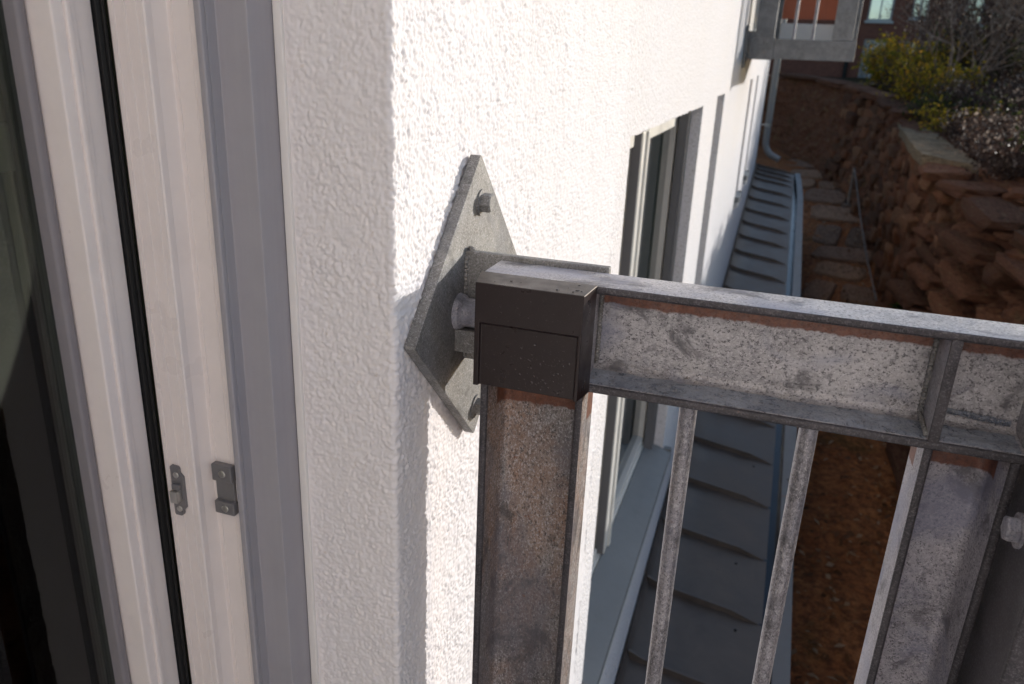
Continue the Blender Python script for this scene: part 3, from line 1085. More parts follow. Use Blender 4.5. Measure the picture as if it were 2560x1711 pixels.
# dark cap on the corner
cx0, cx1, cy0, cz0, cz1 = 0.0572, 0.1538, 0.040, 1.0045, 1.1008
cb = MB()
prof = rounded([(cx0, cz0, 0.0012), (cx1, cz0, 0.0012), (cx1, cz1, 0.0015), (cx0, cz1, 0.0015)], 3)
# tapered body: wider behind, front face with an inset lower panel
bm = bmesh.new()
def cv(*p):
    return bm.verts.new(p)
yb = 0.0755
ex = 0.0030
F = [cv(cx0, cy0, cz0), cv(cx1, cy0, cz0), cv(cx1, cy0, cz1), cv(cx0, cy0, cz1)]
Bk = [cv(cx0 - 0.008, yb, cz0 - 0.004), cv(cx1 + ex, yb, cz0 - 0.004), cv(cx1 + ex, yb, cz1 + 0.0006), cv(cx0 - 0.008, yb, cz1 + 0.0006)]
ms = 1.0658
L0, R0 = cv(cx0, cy0, ms), cv(cx1, cy0, ms)
li, ri = cx0 + 0.0045, cx1 - 0.0030
I = [cv(li, cy0, cz0), cv(ri, cy0, cz0), cv(ri, cy0, ms - 0.0012), cv(li, cy0, ms - 0.0012)]
dI = 0.0035
J = [cv(li + 0.0006, cy0 + dI, cz0), cv(ri - 0.0006, cy0 + dI, cz0), cv(ri - 0.0006, cy0 + dI, ms - 0.003), cv(li + 0.0006, cy0 + dI, ms - 0.003)]
bm.faces.new((L0, R0, F[2], F[3]))
bm.faces.new((F[0], I[0], I[3], L0))
bm.faces.new((I[1], F[1], R0, I[2]))
bm.faces.new((I[3], I[2], R0, L0))
bm.faces.new((I[0], J[0], J[3], I[3]))
bm.faces.new((J[1], I[1], I[2], J[2]))
bm.faces.new((J[3], J[2], I[2], I[3]))
bm.faces.new((J[0], J[1], J[2], J[3]))
bm.faces.new((F[3], F[2], Bk[2], Bk[3]))
bm.faces.new((F[1], Bk[1], Bk[2], R0))
bm.faces.new((R0, Bk[2], F[2]))
bm.faces.new((F[0], L0, Bk[0]))
bm.faces.new((L0, Bk[3], Bk[0]))
bm.faces.new((L0, F[3], Bk[3]))
bm.faces.new((Bk[0], Bk[3], Bk[2], Bk[1]))
bm.faces.new((F[0], Bk[0], Bk[1], F[1], I[1], J[1], J[0], I[0]))
bmesh.ops.recalc_face_normals(bm, faces=bm.faces)
sharp = [e for e in bm.edges if len(e.link_faces) == 2 and e.calc_face_angle(0) > 0.5]
bmesh.ops.bevel(bm, geom=sharp, offset=0.0007, segments=2, profile=0.5, affect='EDGES')
me = bpy.data.meshes.new('post_cap')
bm.to_mesh(me)
bm.free()
me.materials.append(CAP)
cap = bpy.data.objects.new('post_cap', me)
COL.objects.link(cap)
cap.parent = rail
tag(cap, 'dark brown plastic cap over the corner of the railing')
# water drops on the cap
WATER = Mat('water_drop', (0.05, 0.04, 0.04), 0.04, 0, 0.8).m
wd = MB()
def drop(c, nrm, r):
    nrm = Vector(nrm)
    e1 = Vector((1, 0, 0))
    e2 = nrm.cross(e1).normalized()
    c = Vector(c)
    v, f = [], []
    n = 8
    sx = random.uniform(0.85, 1.2)
    for j, (rr, hh) in enumerate(((1.0, 0.0), (0.82, 0.36), (0.45, 0.56))):
        for k in range(n):
            t = 2 * math.pi * k / n
            v.append(c + (e1 * math.cos(t) * sx + e2 * math.sin(t)) * r * rr + nrm * r * hh)
    v.append(c + nrm * r * 0.62)
    for j in range(2):
        for k in range(n):
            f.append((j * n + k, j * n + (k + 1) % n, (j + 1) * n + (k + 1) % n, (j + 1) * n + k))
    for k in range(n):
        f.append((2 * n + k, 2 * n + (k + 1) % n, 3 * n))
    wd.add(v, f)
for i in range(58):
    big = random.random() < 0.25
    xx = random.triangular(li + 0.004, ri - 0.003, ri - 0.015)
    zz = random.triangular(cz0 + 0.003, ms - 0.006, cz0 + 0.012)
    drop((xx, cy0 + dI, zz), (0, -1, 0), random.uniform(0.0009, 0.0014) if big else random.uniform(0.0003, 0.0008))
for i in range(30):
    drop((random.uniform(cx0 + 0.003, cx1 - 0.003), cy0, random.uniform(ms + 0.003, cz1 - 0.002)), (0, -1, 0), random.uniform(0.0002, 0.00055))
for i in range(12):
    drop((random.uniform(cx0 + 0.002, cx1 - 0.002), random.uniform(0.046, 0.071), cz1 + 0.0003), (0, 0, 1), random.uniform(0.0005, 0.0016))
wo_ = wd.build('water_drops', WATER, cap, True, 'stuff')

# wall plate (square set on its corner), bolts, bracket
PC = (0.164, 1.041)
hd = 0.1525
pl = rounded([(PC[0], PC[1] + hd, 0.003), (PC[0] + hd, PC[1], 0.003), (PC[0], PC[1] - hd, 0.003), (PC[0] - hd, PC[1], 0.003)], 3)
def plate_shape():
    b = bmesh.new()
    f = [b.verts.new((0.002, y, z)) for y, z in pl]
    bk = [b.verts.new((0.013, y, z)) for y, z in pl]
    n = len(pl)
    b.faces.new(f)
    b.faces.new(bk)
    for i in range(n):
        b.faces.new((f[i], f[(i + 1) % n], bk[(i + 1) % n], bk[i]))
    bmesh.ops.recalc_face_normals(b, faces=b.faces)
    es = [e for e in b.edges if abs(e.verts[0].co.x - 0.013) < 1e-5 and abs(e.verts[1].co.x - 0.013) < 1e-5]
    bmesh.ops.bevel(b, geom=es, offset=0.0008, segments=2, profile=0.5, affect='EDGES')
    me = bpy.data.meshes.new('wall_plate')
    b.to_mesh(me)
    b.free()
    me.materials.append(GALV_DULL)
    o = bpy.data.objects.new('wall_plate', me)
    COL.objects.link(o)
    o.parent = rail
    return o
plate = plate_shape()
tag(plate, 'diamond-set square steel plate bolted to the sunlit wall')

def hexbolt(c, ax, r, h, parent, mat=GALV_DULL, rot=0.3):
    c = Vector(c)
    ax = Vector(ax).normalized()
    e1 = ax.cross(Vector((0.13, 0.2, 0.97))).normalized()
    e2 = ax.cross(e1)
    m = MB()
    def ring(rad, off, n):
        return [c + ax * off + (e1 * math.cos(rot + 2 * math.pi * k / n) + e2 * math.sin(rot + 2 * math.pi * k / n)) * rad for k in range(n)]
    m.tube([c, c + ax * 0.0022], r * 1.35, 20)
    v = ring(r, 0.0018, 6) + ring(r, h * 0.88, 6) + ring(r * 0.86, h, 6)
    f = [(k, (k + 1) % 6, 6 + (k + 1) % 6, 6 + k) for k in range(6)] + [(6 + k, 6 + (k + 1) % 6, 12 + (k + 1) % 6, 12 + k) for k in range(6)] + [tuple(12 + k for k in range(6))]
    m.add(v, f)
    return m.build('bolt', mat, parent)
hexbolt((0.0128, 0.166, 1.146), (1, 0, 0), 0.0098, 0.0125, plate)
hexbolt((0.0128, 0.166, 0.922), (1, 0, 0), 0.0098, 0.0125, plate, rot=0.6)
# bracket: flat tab behind the rail, spacer tube, lower lug
MB().box(0.0125, 0.156, 0.1275, 0.1365, 0.992, 1.1045, 0.0015).build('bracket_tab', GALV_DULL, rail)
sp = MB().tube([(0.0125, 0.112, 1.047), (0.018, 0.112, 1.047), (0.021, 0.112, 1.047), (0.0505, 0.112, 1.047)], [0.0185, 0.0175, 0.0142, 0.0142], 24).build('spacer_tube', GALV, rail, True)
MB().box(0.0125, 0.050, 0.103, 0.1268, 1.008, 1.031, 0.001).build('bracket_lug', GALV_DULL, rail)
bead('weld_bead', (0.0135, 0.1285, 0.994), (0.0135, 0.1285, 1.100), 0.0035, 24, rail)
bead('weld_bead', (0.0135, 0.1370, 1.1045), (0.0200, 0.1290, 1.1065), 0.0028, 4, rail)

# front panel of the balcony, running back towards the camera
FX = 0.5075
MB().extrude(channel(0.100, 0.050), lambda a, b, t: (FX + 0.050 - b, t, 0.9995 + a), -1.06, 0.1255).build('front_rail', GALV, rail, True)
fp = MB().extrude(channel(0.098, 0.048), lambda a, b, t: (FX + 0.048 - b, 0.001 + a, t), 0.03, 0.999).build('front_post', GALV_DARK, rail, True)
tag(fp, 'dark grey post of the front panel with a hexagon bolt')
hexbolt((FX + 0.0002, 0.050, 0.957), (-1, 0, 0), 0.0105, 0.011, fp, GALV, 0.2)
hexbolt((FX + 0.0002, 0.050, 0.50), (-1, 0, 0), 0.0105, 0.011, fp, GALV, 0.5)
for k in range(9):
    y = -0.10 - k * 0.104
    MB().tube([(FX + 0.025, y, 0.10), (FX + 0.025, y, 1.003)], 0.0081, 16).build('baluster', GALV_BAR, rail, True)
MB().box(FX + 0.001, FX + 0.049, -1.06, 0.0, 0.05, 0.099, 0.002).build('front_bottom_rail', GALV, rail)
MB().box(0.004, 0.556, -1.108, 0.124, -0.012, 0.029, 0.002).build('balcony_floor', GALV, rail)

# ------------------------------------------------------------------ second balcony further along the facade
fb = empty('balcony', 'far galvanised balcony on the white wall with terracotta panel behind its bars', 'balcony')
FY = 4.45
GALV_FAR = m_galv('weathered_far_steel', (0.22, 0.22, 0.22), (0.10, 0.10, 0.10), 0.3, 0.55, 0.3)
def fbox(name, x0, x1, y0, y1, z0, z1, mat=GALV_FAR, bev=0.003):
    return MB().box(x0, x1, y0, y1, z0, z1, bev).build(name, mat, fb)
fbox('floor_beam', 0.055, 0.60, FY, FY + 0.05, 1.325, 1.432)
fbox('floor_plate', 0.055, 0.60, FY + 0.051, FY + 1.25, 1.345, 1.41)
fbox('post', 0.055, 0.16, FY + 0.002, FY + 0.05, 1.433, 2.5)
fbox('post', 0.47, 0.575, FY + 0.002, FY + 0.05, 1.433, 2.5)
fbox('front_post', 0.553, 0.60, FY + 0.052, FY + 0.15, 1.411, 2.5)
fbox('front_post', 0.553, 0.60, FY + 1.15, FY + 1.249, 1.411, 2.5)
fbox('top_rail', 0.161, 0.469, FY + 0.003, FY + 0.05, 2.40, 2.499)
fbox('front_rail', 0.553, 0.60, FY + 0.151, FY + 1.149, 2.40, 2.499)
for x in (0.262, 0.365):
    MB().tube([(x, FY + 0.025, 1.431), (x, FY + 0.025, 2.401)], 0.0085, 12).build('baluster', GALV_BAR, fb, True)
for k in range(9):
    y = FY + 0.24 + k * 0.104
    MB().tube([(0.577, y, 1.409), (0.577, y, 2.401)], 0.0085, 10).build('baluster', GALV_BAR, fb, True)
fbox('post', 0.055, 0.16, FY + 1.20, FY + 1.249, 1.411, 2.5)
fbox('infill_panel', 0.161, 0.55, FY + 1.215, FY + 1.235, 1.60, 2.45, TERRACOTTA)
fbox('kick_board', 0.161, 0.55, FY + 1.216, FY + 1.234, 1.415, 1.57, BEAD)
fbox('corner_plate', 0.03, 0.165, FY - 0.008, FY - 0.001, 1.318, 1.44)
for (x, z) in ((0.125, 1.415), (0.123, 1.358)):
    hexbolt((x, FY - 0.0078, z), (0, -1, 0), 0.011, 0.01, fb)
MB().box(0.004, 0.016, FY - 0.02, FY + 0.1, 1.27, 1.50, 0.002).build('wall_plate', GALV_DULL, fb)
MB().box(0.016, 0.055, FY + 0.01, FY + 0.03, 1.33, 1.47, 0.002).build('bracket', GALV_DULL, fb)
MB().box(0.004, 0.012, FY + 0.1, FY + 1.2, 1.40, 3.4, 0.002).build('door_surround', PVC_R, fb)

# ------------------------------------------------------------------ ground, path and retaining wall
G0 = -2.05
def gz(y):
    return G0 + 0.105 * y
def ground():
    xs = np.concatenate([np.linspace(-40, 0.3, 10), np.linspace(0.45, 2.2, 60), np.linspace(2.4, 4, 5)])
    ys = np.concatenate([np.linspace(-30, 1.5, 12), np.linspace(1.6, 18.5, 240), np.linspace(19, 24, 6)])
    X, Y = np.meshgrid(xs, ys, indexing='ij')
    Z = G0 + 0.105 * Y
    mask = (X > 0.4) & (X < 2.3)
    Z = Z + mask * (0.05 * (fbm(X * 2.2, Y * 2.2, 3, 4) - 0.5) * 2 + 0.03 * (fbm(X * 14, Y * 14, 5, 3) - 0.5))
    return grid_mesh('path', np.stack([X, Y, Z], -1), SOIL, None, True, 'structure')
pathob = ground()

# flat sandstone slabs of the path
def slab_mesh(seed):
    r = random.Random(seed)
    n = 9
    pts = []
    for k in range(n):
        t = 2 * math.pi * k / n
        c, s = math.cos(t), math.sin(t)
        ex = 0.42
        pts.append((math.copysign(abs(c) ** ex, c) * 0.5 * r.uniform(0.9, 1.05), math.copysign(abs(s) ** ex, s) * 0.5 * r.uniform(0.88, 1.06)))
    v = [(x, y, -0.5) for x, y in pts] + [(x, y, 0.3 + r.uniform(-.06, .06)) for x, y in pts] + [(x * 0.93, y * 0.93, 0.5 + r.uniform(-.1, .1)) for x, y in pts]
    f = [(k, (k + 1) % n, n + (k + 1) % n, n + k) for k in range(n)] + [(n + k, n + (k + 1) % n, 2 * n + (k + 1) % n, 2 * n + k) for k in range(n)] + [tuple(2 * n + k for k in range(n))]
    me = bpy.data.meshes.new('path_slab')
    me.from_pydata(v, [], f)
    me.update()
    me.materials.append(PATHSTONE)
    return me
slabs = [slab_mesh(i) for i in range(6)]
yy = 6.1
i = 0
while yy < 15.5:
    d = random.uniform(0.35, 1.1)
    cx = 1.18 + 0.1 * math.sin(yy * 0.7) - max(0, yy - 11) * 0.09
    two = random.random() < 0.2
    for (xo, wd_) in (((-0.2, 0.4), (0.22, 0.42)) if two else ((0.0, 0.78),)):
        link_copy('path_slab', slabs[i % 6], pathob, (cx + xo, yy + d / 2 + random.uniform(-.03, .03), gz(yy + d / 2) + random.uniform(-0.01, 0.015)),
                  (math.atan(0.105) + random.uniform(-.05, .05), random.uniform(-.05, .05), random.uniform(-.25, .25)), (wd_ * random.uniform(0.75, 1.05), d * random.uniform(0.78, 0.95), 0.07))
        i += 1
    yy += d

# retaining wall: lofted rock face
stt = [  # y, base x, top x, top z
    (-1.5, 2.1, 2.7, -0.9), (0.5, 1.95, 2.45, -0.45), (2.0, 1.72, 2.1, -0.12), (3.15, 1.66, 1.92, 0.16), (3.6, 1.64, 1.88, 0.38), (4.6, 1.62, 1.84, 0.42), (6.0, 1.60, 1.72, 0.50),
    (7.5, 1.60, 1.60, 0.55), (9.0, 1.62, 1.66, 0.57), (11.0, 1.58, 1.76, 0.60), (12.6, 1.48, 1.78, 0.70), (13.8, 1.28, 1.62, 0.84), (15.2, 0.92, 1.22, 0.96), (16.6, 0.25, 0.5, 1.06), (17.6, -1.0, -0.8, 1.1), (18.4, -5.0, -4.9, 1.1)]
SA = np.array(stt)
def wall_pt(u, v):
    """u: station parameter (arrays), v 0..1 up the face -> x,y,z without relief"""
    k = np.arange(len(SA))
    y = np.interp(u, k, SA[:, 0])
    xb = np.interp(u, k, SA[:, 1])
    xt = np.interp(u, k, SA[:, 2])
    zt = np.interp(u, k, SA[:, 3])
    zb = G0 + 0.105 * y - 0.05
    return xb + (xt - xb) * v ** 1.2, y + 0 * v, zb + (zt - zb) * v
retain = empty('retaining_wall', 'weathered red sandstone retaining wall along the garden path', 'wall')
def relief(U, S, rocky):
    a = fbm(U * 3.2, S * 3.0, 21, 5, 0.55) - 0.5
    b = fbm(U * 11, S * 9, 37, 4, 0.6) - 0.5
    strata = np.abs(((S * 4.2 + 0.8 * fbm(U * 1.3, S * 1.1, 4, 3)) % 1.0) - 0.35)
    c = grains(U * 1.0, S * 0.8, 0.26, 77) - 0.45
    return (0.14 + 0.12 * rocky) * a + 0.14 * b + rocky * (0.20 - 0.42 * strata) + (1 - rocky) * 0.04 * c
def rock_face():
    u = np.concatenate([np.linspace(0, 2, 40), np.linspace(2.02, 13, 420), np.linspace(13.05, 14, 12)])
    nv, nt = 84, 26
    vv = np.linspace(0, 1, nv)
    U, V = np.meshgrid(u, vv, indexing='ij')
    x, y, z = wall_pt(U, V)
    yl = y
    rocky = np.clip((7.2 - yl) / 1.5, 0, 1)
    S = z - (G0 + 0.105 * y)
    # arc length-ish along the wall
    k = np.arange(len(SA))
    arc = np.concatenate([[0], np.cumsum(np.hypot(np.diff(SA[:, 0]), np.diff(SA[:, 1])))])
    A = np.interp(U, k, arc)
    h = relief(A, S, rocky)
    dx = np.gradient(np.interp(u, k, SA[:, 1]), u)
    dy = np.gradient(np.interp(u, k, SA[:, 0]), u)
    ln = np.hypot(dx, dy)
    nx = (-dy / ln)[:, None] * np.ones_like(V)
    ny = (dx / ln)[:, None] * np.ones_like(V)
    taper = np.clip(V / 0.06, 0, 1)
    P1 = np.stack([x + nx * h * taper, y + ny * h * taper, z + 0.05 * (fbm(A * 5, V * 9, 8, 3) - 0.5)], -1)
    # top surface running back
    tt = np.linspace(0, 1, nt)[1:] ** 1.3 * 1.1
    U2, T = np.meshgrid(u, tt, indexing='ij')
    top_edge = P1[:, -1, :]
    A2 = np.interp(U2, k, arc)
    T = T * np.where(y[:, :1] < 6.5, 0.6, 0.4)
    P2 = np.stack([top_edge[:, None, 0] - nx[:, :1] * T, top_edge[:, None, 1] - ny[:, :1] * T,
                   top_edge[:, None, 2] + 0.10 * (fbm(A2 * 3, T * 4, 91, 4) - 0.5) * np.clip(T * 6, 0, 1) + 0.02 * T], -1)
    return grid_mesh('rock_face', np.concatenate([P1, P2], 1), ROCK, retain), u, P1
rf, ru, RP = rock_face()

# individually visible stones set in the face
def stone_mesh(seed, mat):
    b = bmesh.new()
    bmesh.ops.create_icosphere(b, subdivisions=2, radius=0.5)
    r = random.Random(seed)
    for v in b.verts:
        c = v.co
        q = Vector((math.copysign(abs(c.x * 2) ** 0.4, c.x), math.copysign(abs(c.y * 2) ** 0.4, c.y), math.copysign(abs(c.z * 2) ** 0.4, c.z))) * 0.5
        v.co = q * r.uniform(0.84, 1.06)
    me = bpy.data.meshes.new('stone')
    b.to_mesh(me)
    b.free()
    me.materials.append(mat)
    return me
stones = [stone_mesh(i, (STONE, ROCK, STONE, ROCK)[i % 4]) for i in range(8)]
def pick(u, v):
    iu = int(np.argmin(np.abs(ru - u)))
    iv = int(v * (RP.shape[1] - 1))
    return RP[iu, iv]
cnt = 0
rc = random.Random(12)
row = 0
while cnt < 285 and row < 11:
    vrow = 0.05 + row * 0.088
    yv = 6.0 + rc.uniform(0, 0.3)
    while yv < 14.6 and cnt < 285:
        ln = rc.uniform(0.2, 0.52)
        u = float(np.interp(yv + ln / 2, SA[:, 0], np.arange(len(SA))))
        p = pick(u, min(0.98, vrow + rc.uniform(-0.014, 0.014)))
        tx = float(np.interp(yv + 0.3, SA[:, 0], SA[:, 1]) - np.interp(yv - 0.3, SA[:, 0], SA[:, 1]))
        ang = -math.atan2(tx, 0.6)
        link_copy('stone', stones[cnt % 8], retain, (p[0] + rc.uniform(-0.02, 0.04), p[1], p[2]), (rc.uniform(-.1, .1), rc.uniform(-.2, .2), ang + rc.uniform(-.15, .15)),
                  (rc.uniform(0.07, 0.15), ln * 0.97, rc.uniform(0.12, 0.2)))
        cnt += 1
        yv += ln
    row += 1
led = [stone_mesh(40 + i, ROCK) for i in range(4)]
rl = random.Random(5)
i = 0
for lev in range(17):
    y = 3.7 + rl.uniform(0, 0.4)
    while y < 6.6:
        ln = rl.uniform(0.35, 1.0)
        zt = float(np.interp(y + ln / 2, SA[:, 0], SA[:, 3]))
        z = zt - 0.02 - lev * 0.118
        zb_ = gz(y)
        v = (z - zb_) / (zt - zb_)
        if v > 0.02:
            p = pick(float(np.interp(y + ln / 2, SA[:, 0], np.arange(len(SA)))), min(0.99, max(0.0, v)))
            link_copy('ledge_stone', led[i % 4], retain, (p[0] + rl.uniform(0.0, 0.10), y + ln / 2, z), (rl.uniform(-.04, .04), rl.uniform(-.05, .08), rl.uniform(-.12, .12)), (rl.uniform(.28, .42), ln * 0.97, rl.uniform(.09, .125)))
        i += 1
        y += ln
for k in range(12):
    y = rl.uniform(4.0, 6.8)
    x = float(np.interp(y, SA[:, 0], SA[:, 2])) + rl.uniform(0.25, 0.6)
    link_copy('ledge_stone', led[k % 4], retain, (x, y, float(np.interp(y, SA[:, 0], SA[:, 3])) + rl.uniform(0.0, 0.05)), (0, rl.uniform(-.1, .1), rl.uniform(-.4, .4)), (rl.uniform(.25, .5), rl.uniform(.4, .8), rl.uniform(.06, .11)))
mst = [stone_mesh(20 + i, MOSSY) for i in range(3)]
for i, (x, y, z, s) in enumerate(((1.62, 5.35, -0.35, 0.22), (1.66, 5.05, -0.42, 0.18), (1.55, 5.0, -0.62, 0.2), (1.57, 5.85, -1.55, 0.3), (1.52, 5.4, -1.62, 0.24), (1.60, 5.6, -1.2, 0.22), (1.52, 2.9, -1.25, 0.42), (1.55, 2.4, -1.3, 0.4), (1.6, 3.3, -1.05, 0.3))):
    o = link_copy('mossy_stone', mst[i % 3], retain, (x, y, z), (0.1 * i, 0.2, 0.7 * i), (s, s * 1.3, s * 0.8))
# flat coping stones along the far part of the wall top
yv = 12.1
ci = 0
while yv < 17.0:
    ln = rc.uniform(0.55, 0.95)
    ym = yv + ln / 2
    ux = float(np.interp(ym, SA[:, 0], SA[:, 2]))
    zt = float(np.interp(ym, SA[:, 0], SA[:, 3]))
    tx = float(np.interp(ym + 0.3, SA[:, 0], SA[:, 2]) - np.interp(ym - 0.3, SA[:, 0], SA[:, 2]))
    dz = float(np.interp(ym + 0.3, SA[:, 0], SA[:, 3]) - np.interp(ym - 0.3, SA[:, 0], SA[:, 3]))
    link_copy('coping_stone', stones[(1, 3, 5, 7)[ci % 4]], retain, (ux + 0.16, ym, zt + 0.035), (math.atan2(dz, 0.6), rc.uniform(-.04, .04), -math.atan2(tx, 0.6)), (0.52, math.hypot(ln, tx / 0.6 * ln) * 1.02, 0.10))
    yv += ln
    ci += 1
# coping slab
cs = MB()
bm2 = bmesh.new()
sl4 = [(1.80, 12.3), (2.1, 11.5), (1.84, 6.75), (1.47, 7.35)]
cols = []
N1, N2 = 14, 4
for a in range(N1 + 1):
    for b_ in range(N2 + 1):
        t, s_ = a / N1, b_ / N2
        fx = (sl4[0][0] * (1 - t) + sl4[3][0] * t) * (1 - s_) + (sl4[1][0] * (1 - t) + sl4[2][0] * t) * s_
        fy = (sl4[0][1] * (1 - t) + sl4[3][1] * t) * (1 - s_) + (sl4[1][1] * (1 - t) + sl4[2][1] * t) * s_
        cols.append((fx + random.uniform(-.012, .012), fy, 0.605 + random.uniform(-.008, .008)))
nn = (N1 + 1) * (N2 + 1)
fs = [(a * (N2 + 1) + b_, a * (N2 + 1) + b_ + 1, (a + 1) * (N2 + 1) + b_ + 1, (a + 1) * (N2 + 1) + b_) for a in range(N1) for b_ in range(N2)]
cs.add(cols, fs)
per = [a * (N2 + 1) for a in range(N1 + 1)] + [N1 * (N2 + 1) + b_ for b_ in range(1, N2 + 1)] + [a * (N2 + 1) + N2 for a in range(N1 - 1, -1, -1)] + [b_ for b_ in range(N2 - 1, 0, -1)]
low = [(cols[q][0], cols[q][1], cols[q][2] - 0.10) for q in per]
cs.v += low
np_ = len(per)
cs.f += [(per[q], per[(q + 1) % np_], nn + (q + 1) % np_, nn + q) for q in range(np_)]
o = cs.build('coping_slab', SLAB, retain)
tag(o, 'smooth grey-brown coping slab on top of the rough wall')

# dead leaves, twigs and grit on the path
LITTER = m_leaf('dead_leaves', (0.10, 0.05, 0.025), (0.34, 0.17, 0.07), (0.50, 0.40, 0.28))
def litter():
    m = MB()
    r = random.Random(3)
    for i in range(2600):
        y = 2.6 + 12 * r.random() ** 1.4
        x = r.uniform(0.75, 1.62) if r.random() < 0.6 else r.gauss(1.5, 0.12)
        s_ = r.uniform(0.012, 0.034)
        a = r.uniform(0, 6.28)
        z = gz(y) + 0.02 + r.uniform(0, 0.05)
        ex = Vector((math.cos(a), math.sin(a), r.uniform(-.4, .4))) * s_
        ey = Vector((-math.sin(a), math.cos(a), r.uniform(-.4, .4))) * s_ * r.uniform(0.3, 0.7)
        c = Vector((x, y, z))
        m.add([c - ex, c - ey, c + ex, c + ey + Vector((0, 0, s_ * 0.3))], [(0, 1, 2, 3)])
    o = m.build('leaf_litter', LITTER, None, False, 'stuff', False)
    tag(o, 'dead brown leaves scattered over the red soil path', 'leaves')
litter()
WEED = m_leaf('weed_leaves', (0.05, 0.09, 0.02), (0.08, 0.14, 0.03), (0.12, 0.17, 0.04))
for k, (x, y, z, lab) in enumerate(((1.42, 7.9, gz(7.9) + 0.02, 'small green weed at the foot of the rock wall'), (1.52, 5.2, gz(5.2) + 0.05, 'green weed by the mossy stones at the wall foot'), (1.45, 6.6, -0.62, 'tuft of green weed growing out of the rock face'))):
    m = MB()
    r = random.Random(70 + k)
    for i in range(60):
        a = r.uniform(0, 6.28)
        ln = r.uniform(0.03, 0.11)
        d = Vector((math.cos(a), math.sin(a), r.uniform(0.2, 1.2))).normalized() * ln
        sd = Vector((-math.sin(a), math.cos(a), 0)) * ln * 0.22
        m.add([(0, 0, 0), d * 0.55 + sd, d, d * 0.55 - sd], [(0, 1, 2, 3)])
    o = m.build('weed', WEED, None, False, None, False)
    o.location = (x, y, z)
    tag(o, lab, 'weed')

# handrail by the path
hr = empty('path_handrail', 'thin grey metal posts with a sloping rod beside the garden path', 'handrail')
IRON = m_galv('weathered_iron', (0.22, 0.18, 0.15), (0.11, 0.085, 0.07), 0.4, 0.65, 0.2)
for (x, y, h) in ((1.40, 12.75, 0.58), (0.84, 16.3, 0.42)):
    MB().tube([(x, y, gz(y) - 0.05), (x, y, gz(y) + h)], 0.02, 8).box(x - 0.09, x + 0.09, y - 0.06, y + 0.06, gz(y) - 0.02, gz(y) + 0.03, 0.004).build('post', IRON, hr)
MB().tube([(1.40, 12.75, gz(12.75) + 0.57), (1.46, 11.2, -0.62), (1.50, 9.8, -0.93), (1.53, 8.2, -1.13), (1.50, 6.0, -1.36)], 0.009, 8).build('rod', IRON, hr)

# hillside behind the wall
def hillside():
    xs = np.concatenate([np.linspace(1.9, 12, 60), np.linspace(13, 160, 20)])
    ys = np.concatenate([np.linspace(-60, 0, 8), np.linspace(1, 40, 90), np.linspace(42, 260, 16)])
    X, Y = np.meshgrid(xs, ys, indexing='ij')
    zt = np.interp(Y, SA[:, 0], SA[:, 3])
    Z = zt - 0.10 + 0.16 * (fbm(X * 0.8, Y * 0.8, 61, 4) - 0.5) + 0.005 * (X - 2)
    return grid_mesh('hillside', np.stack([X, Y, Z], -1), EARTH, None, True, 'structure')
hillside()
def backland():
    xs = np.linspace(-160, 1.9, 14)
    ys = np.concatenate([np.linspace(18.6, 40, 12), np.linspace(50, 260, 8)])
    X, Y = np.meshgrid(xs, ys, indexing='ij')
    Z = 1.0 + 0.1 * (fbm(X * 0.5, Y * 0.5, 71, 3) - 0.5)
    return grid_mesh('hillside', np.stack([X, Y, Z], -1), EARTH, None, True, 'structure')
backland()

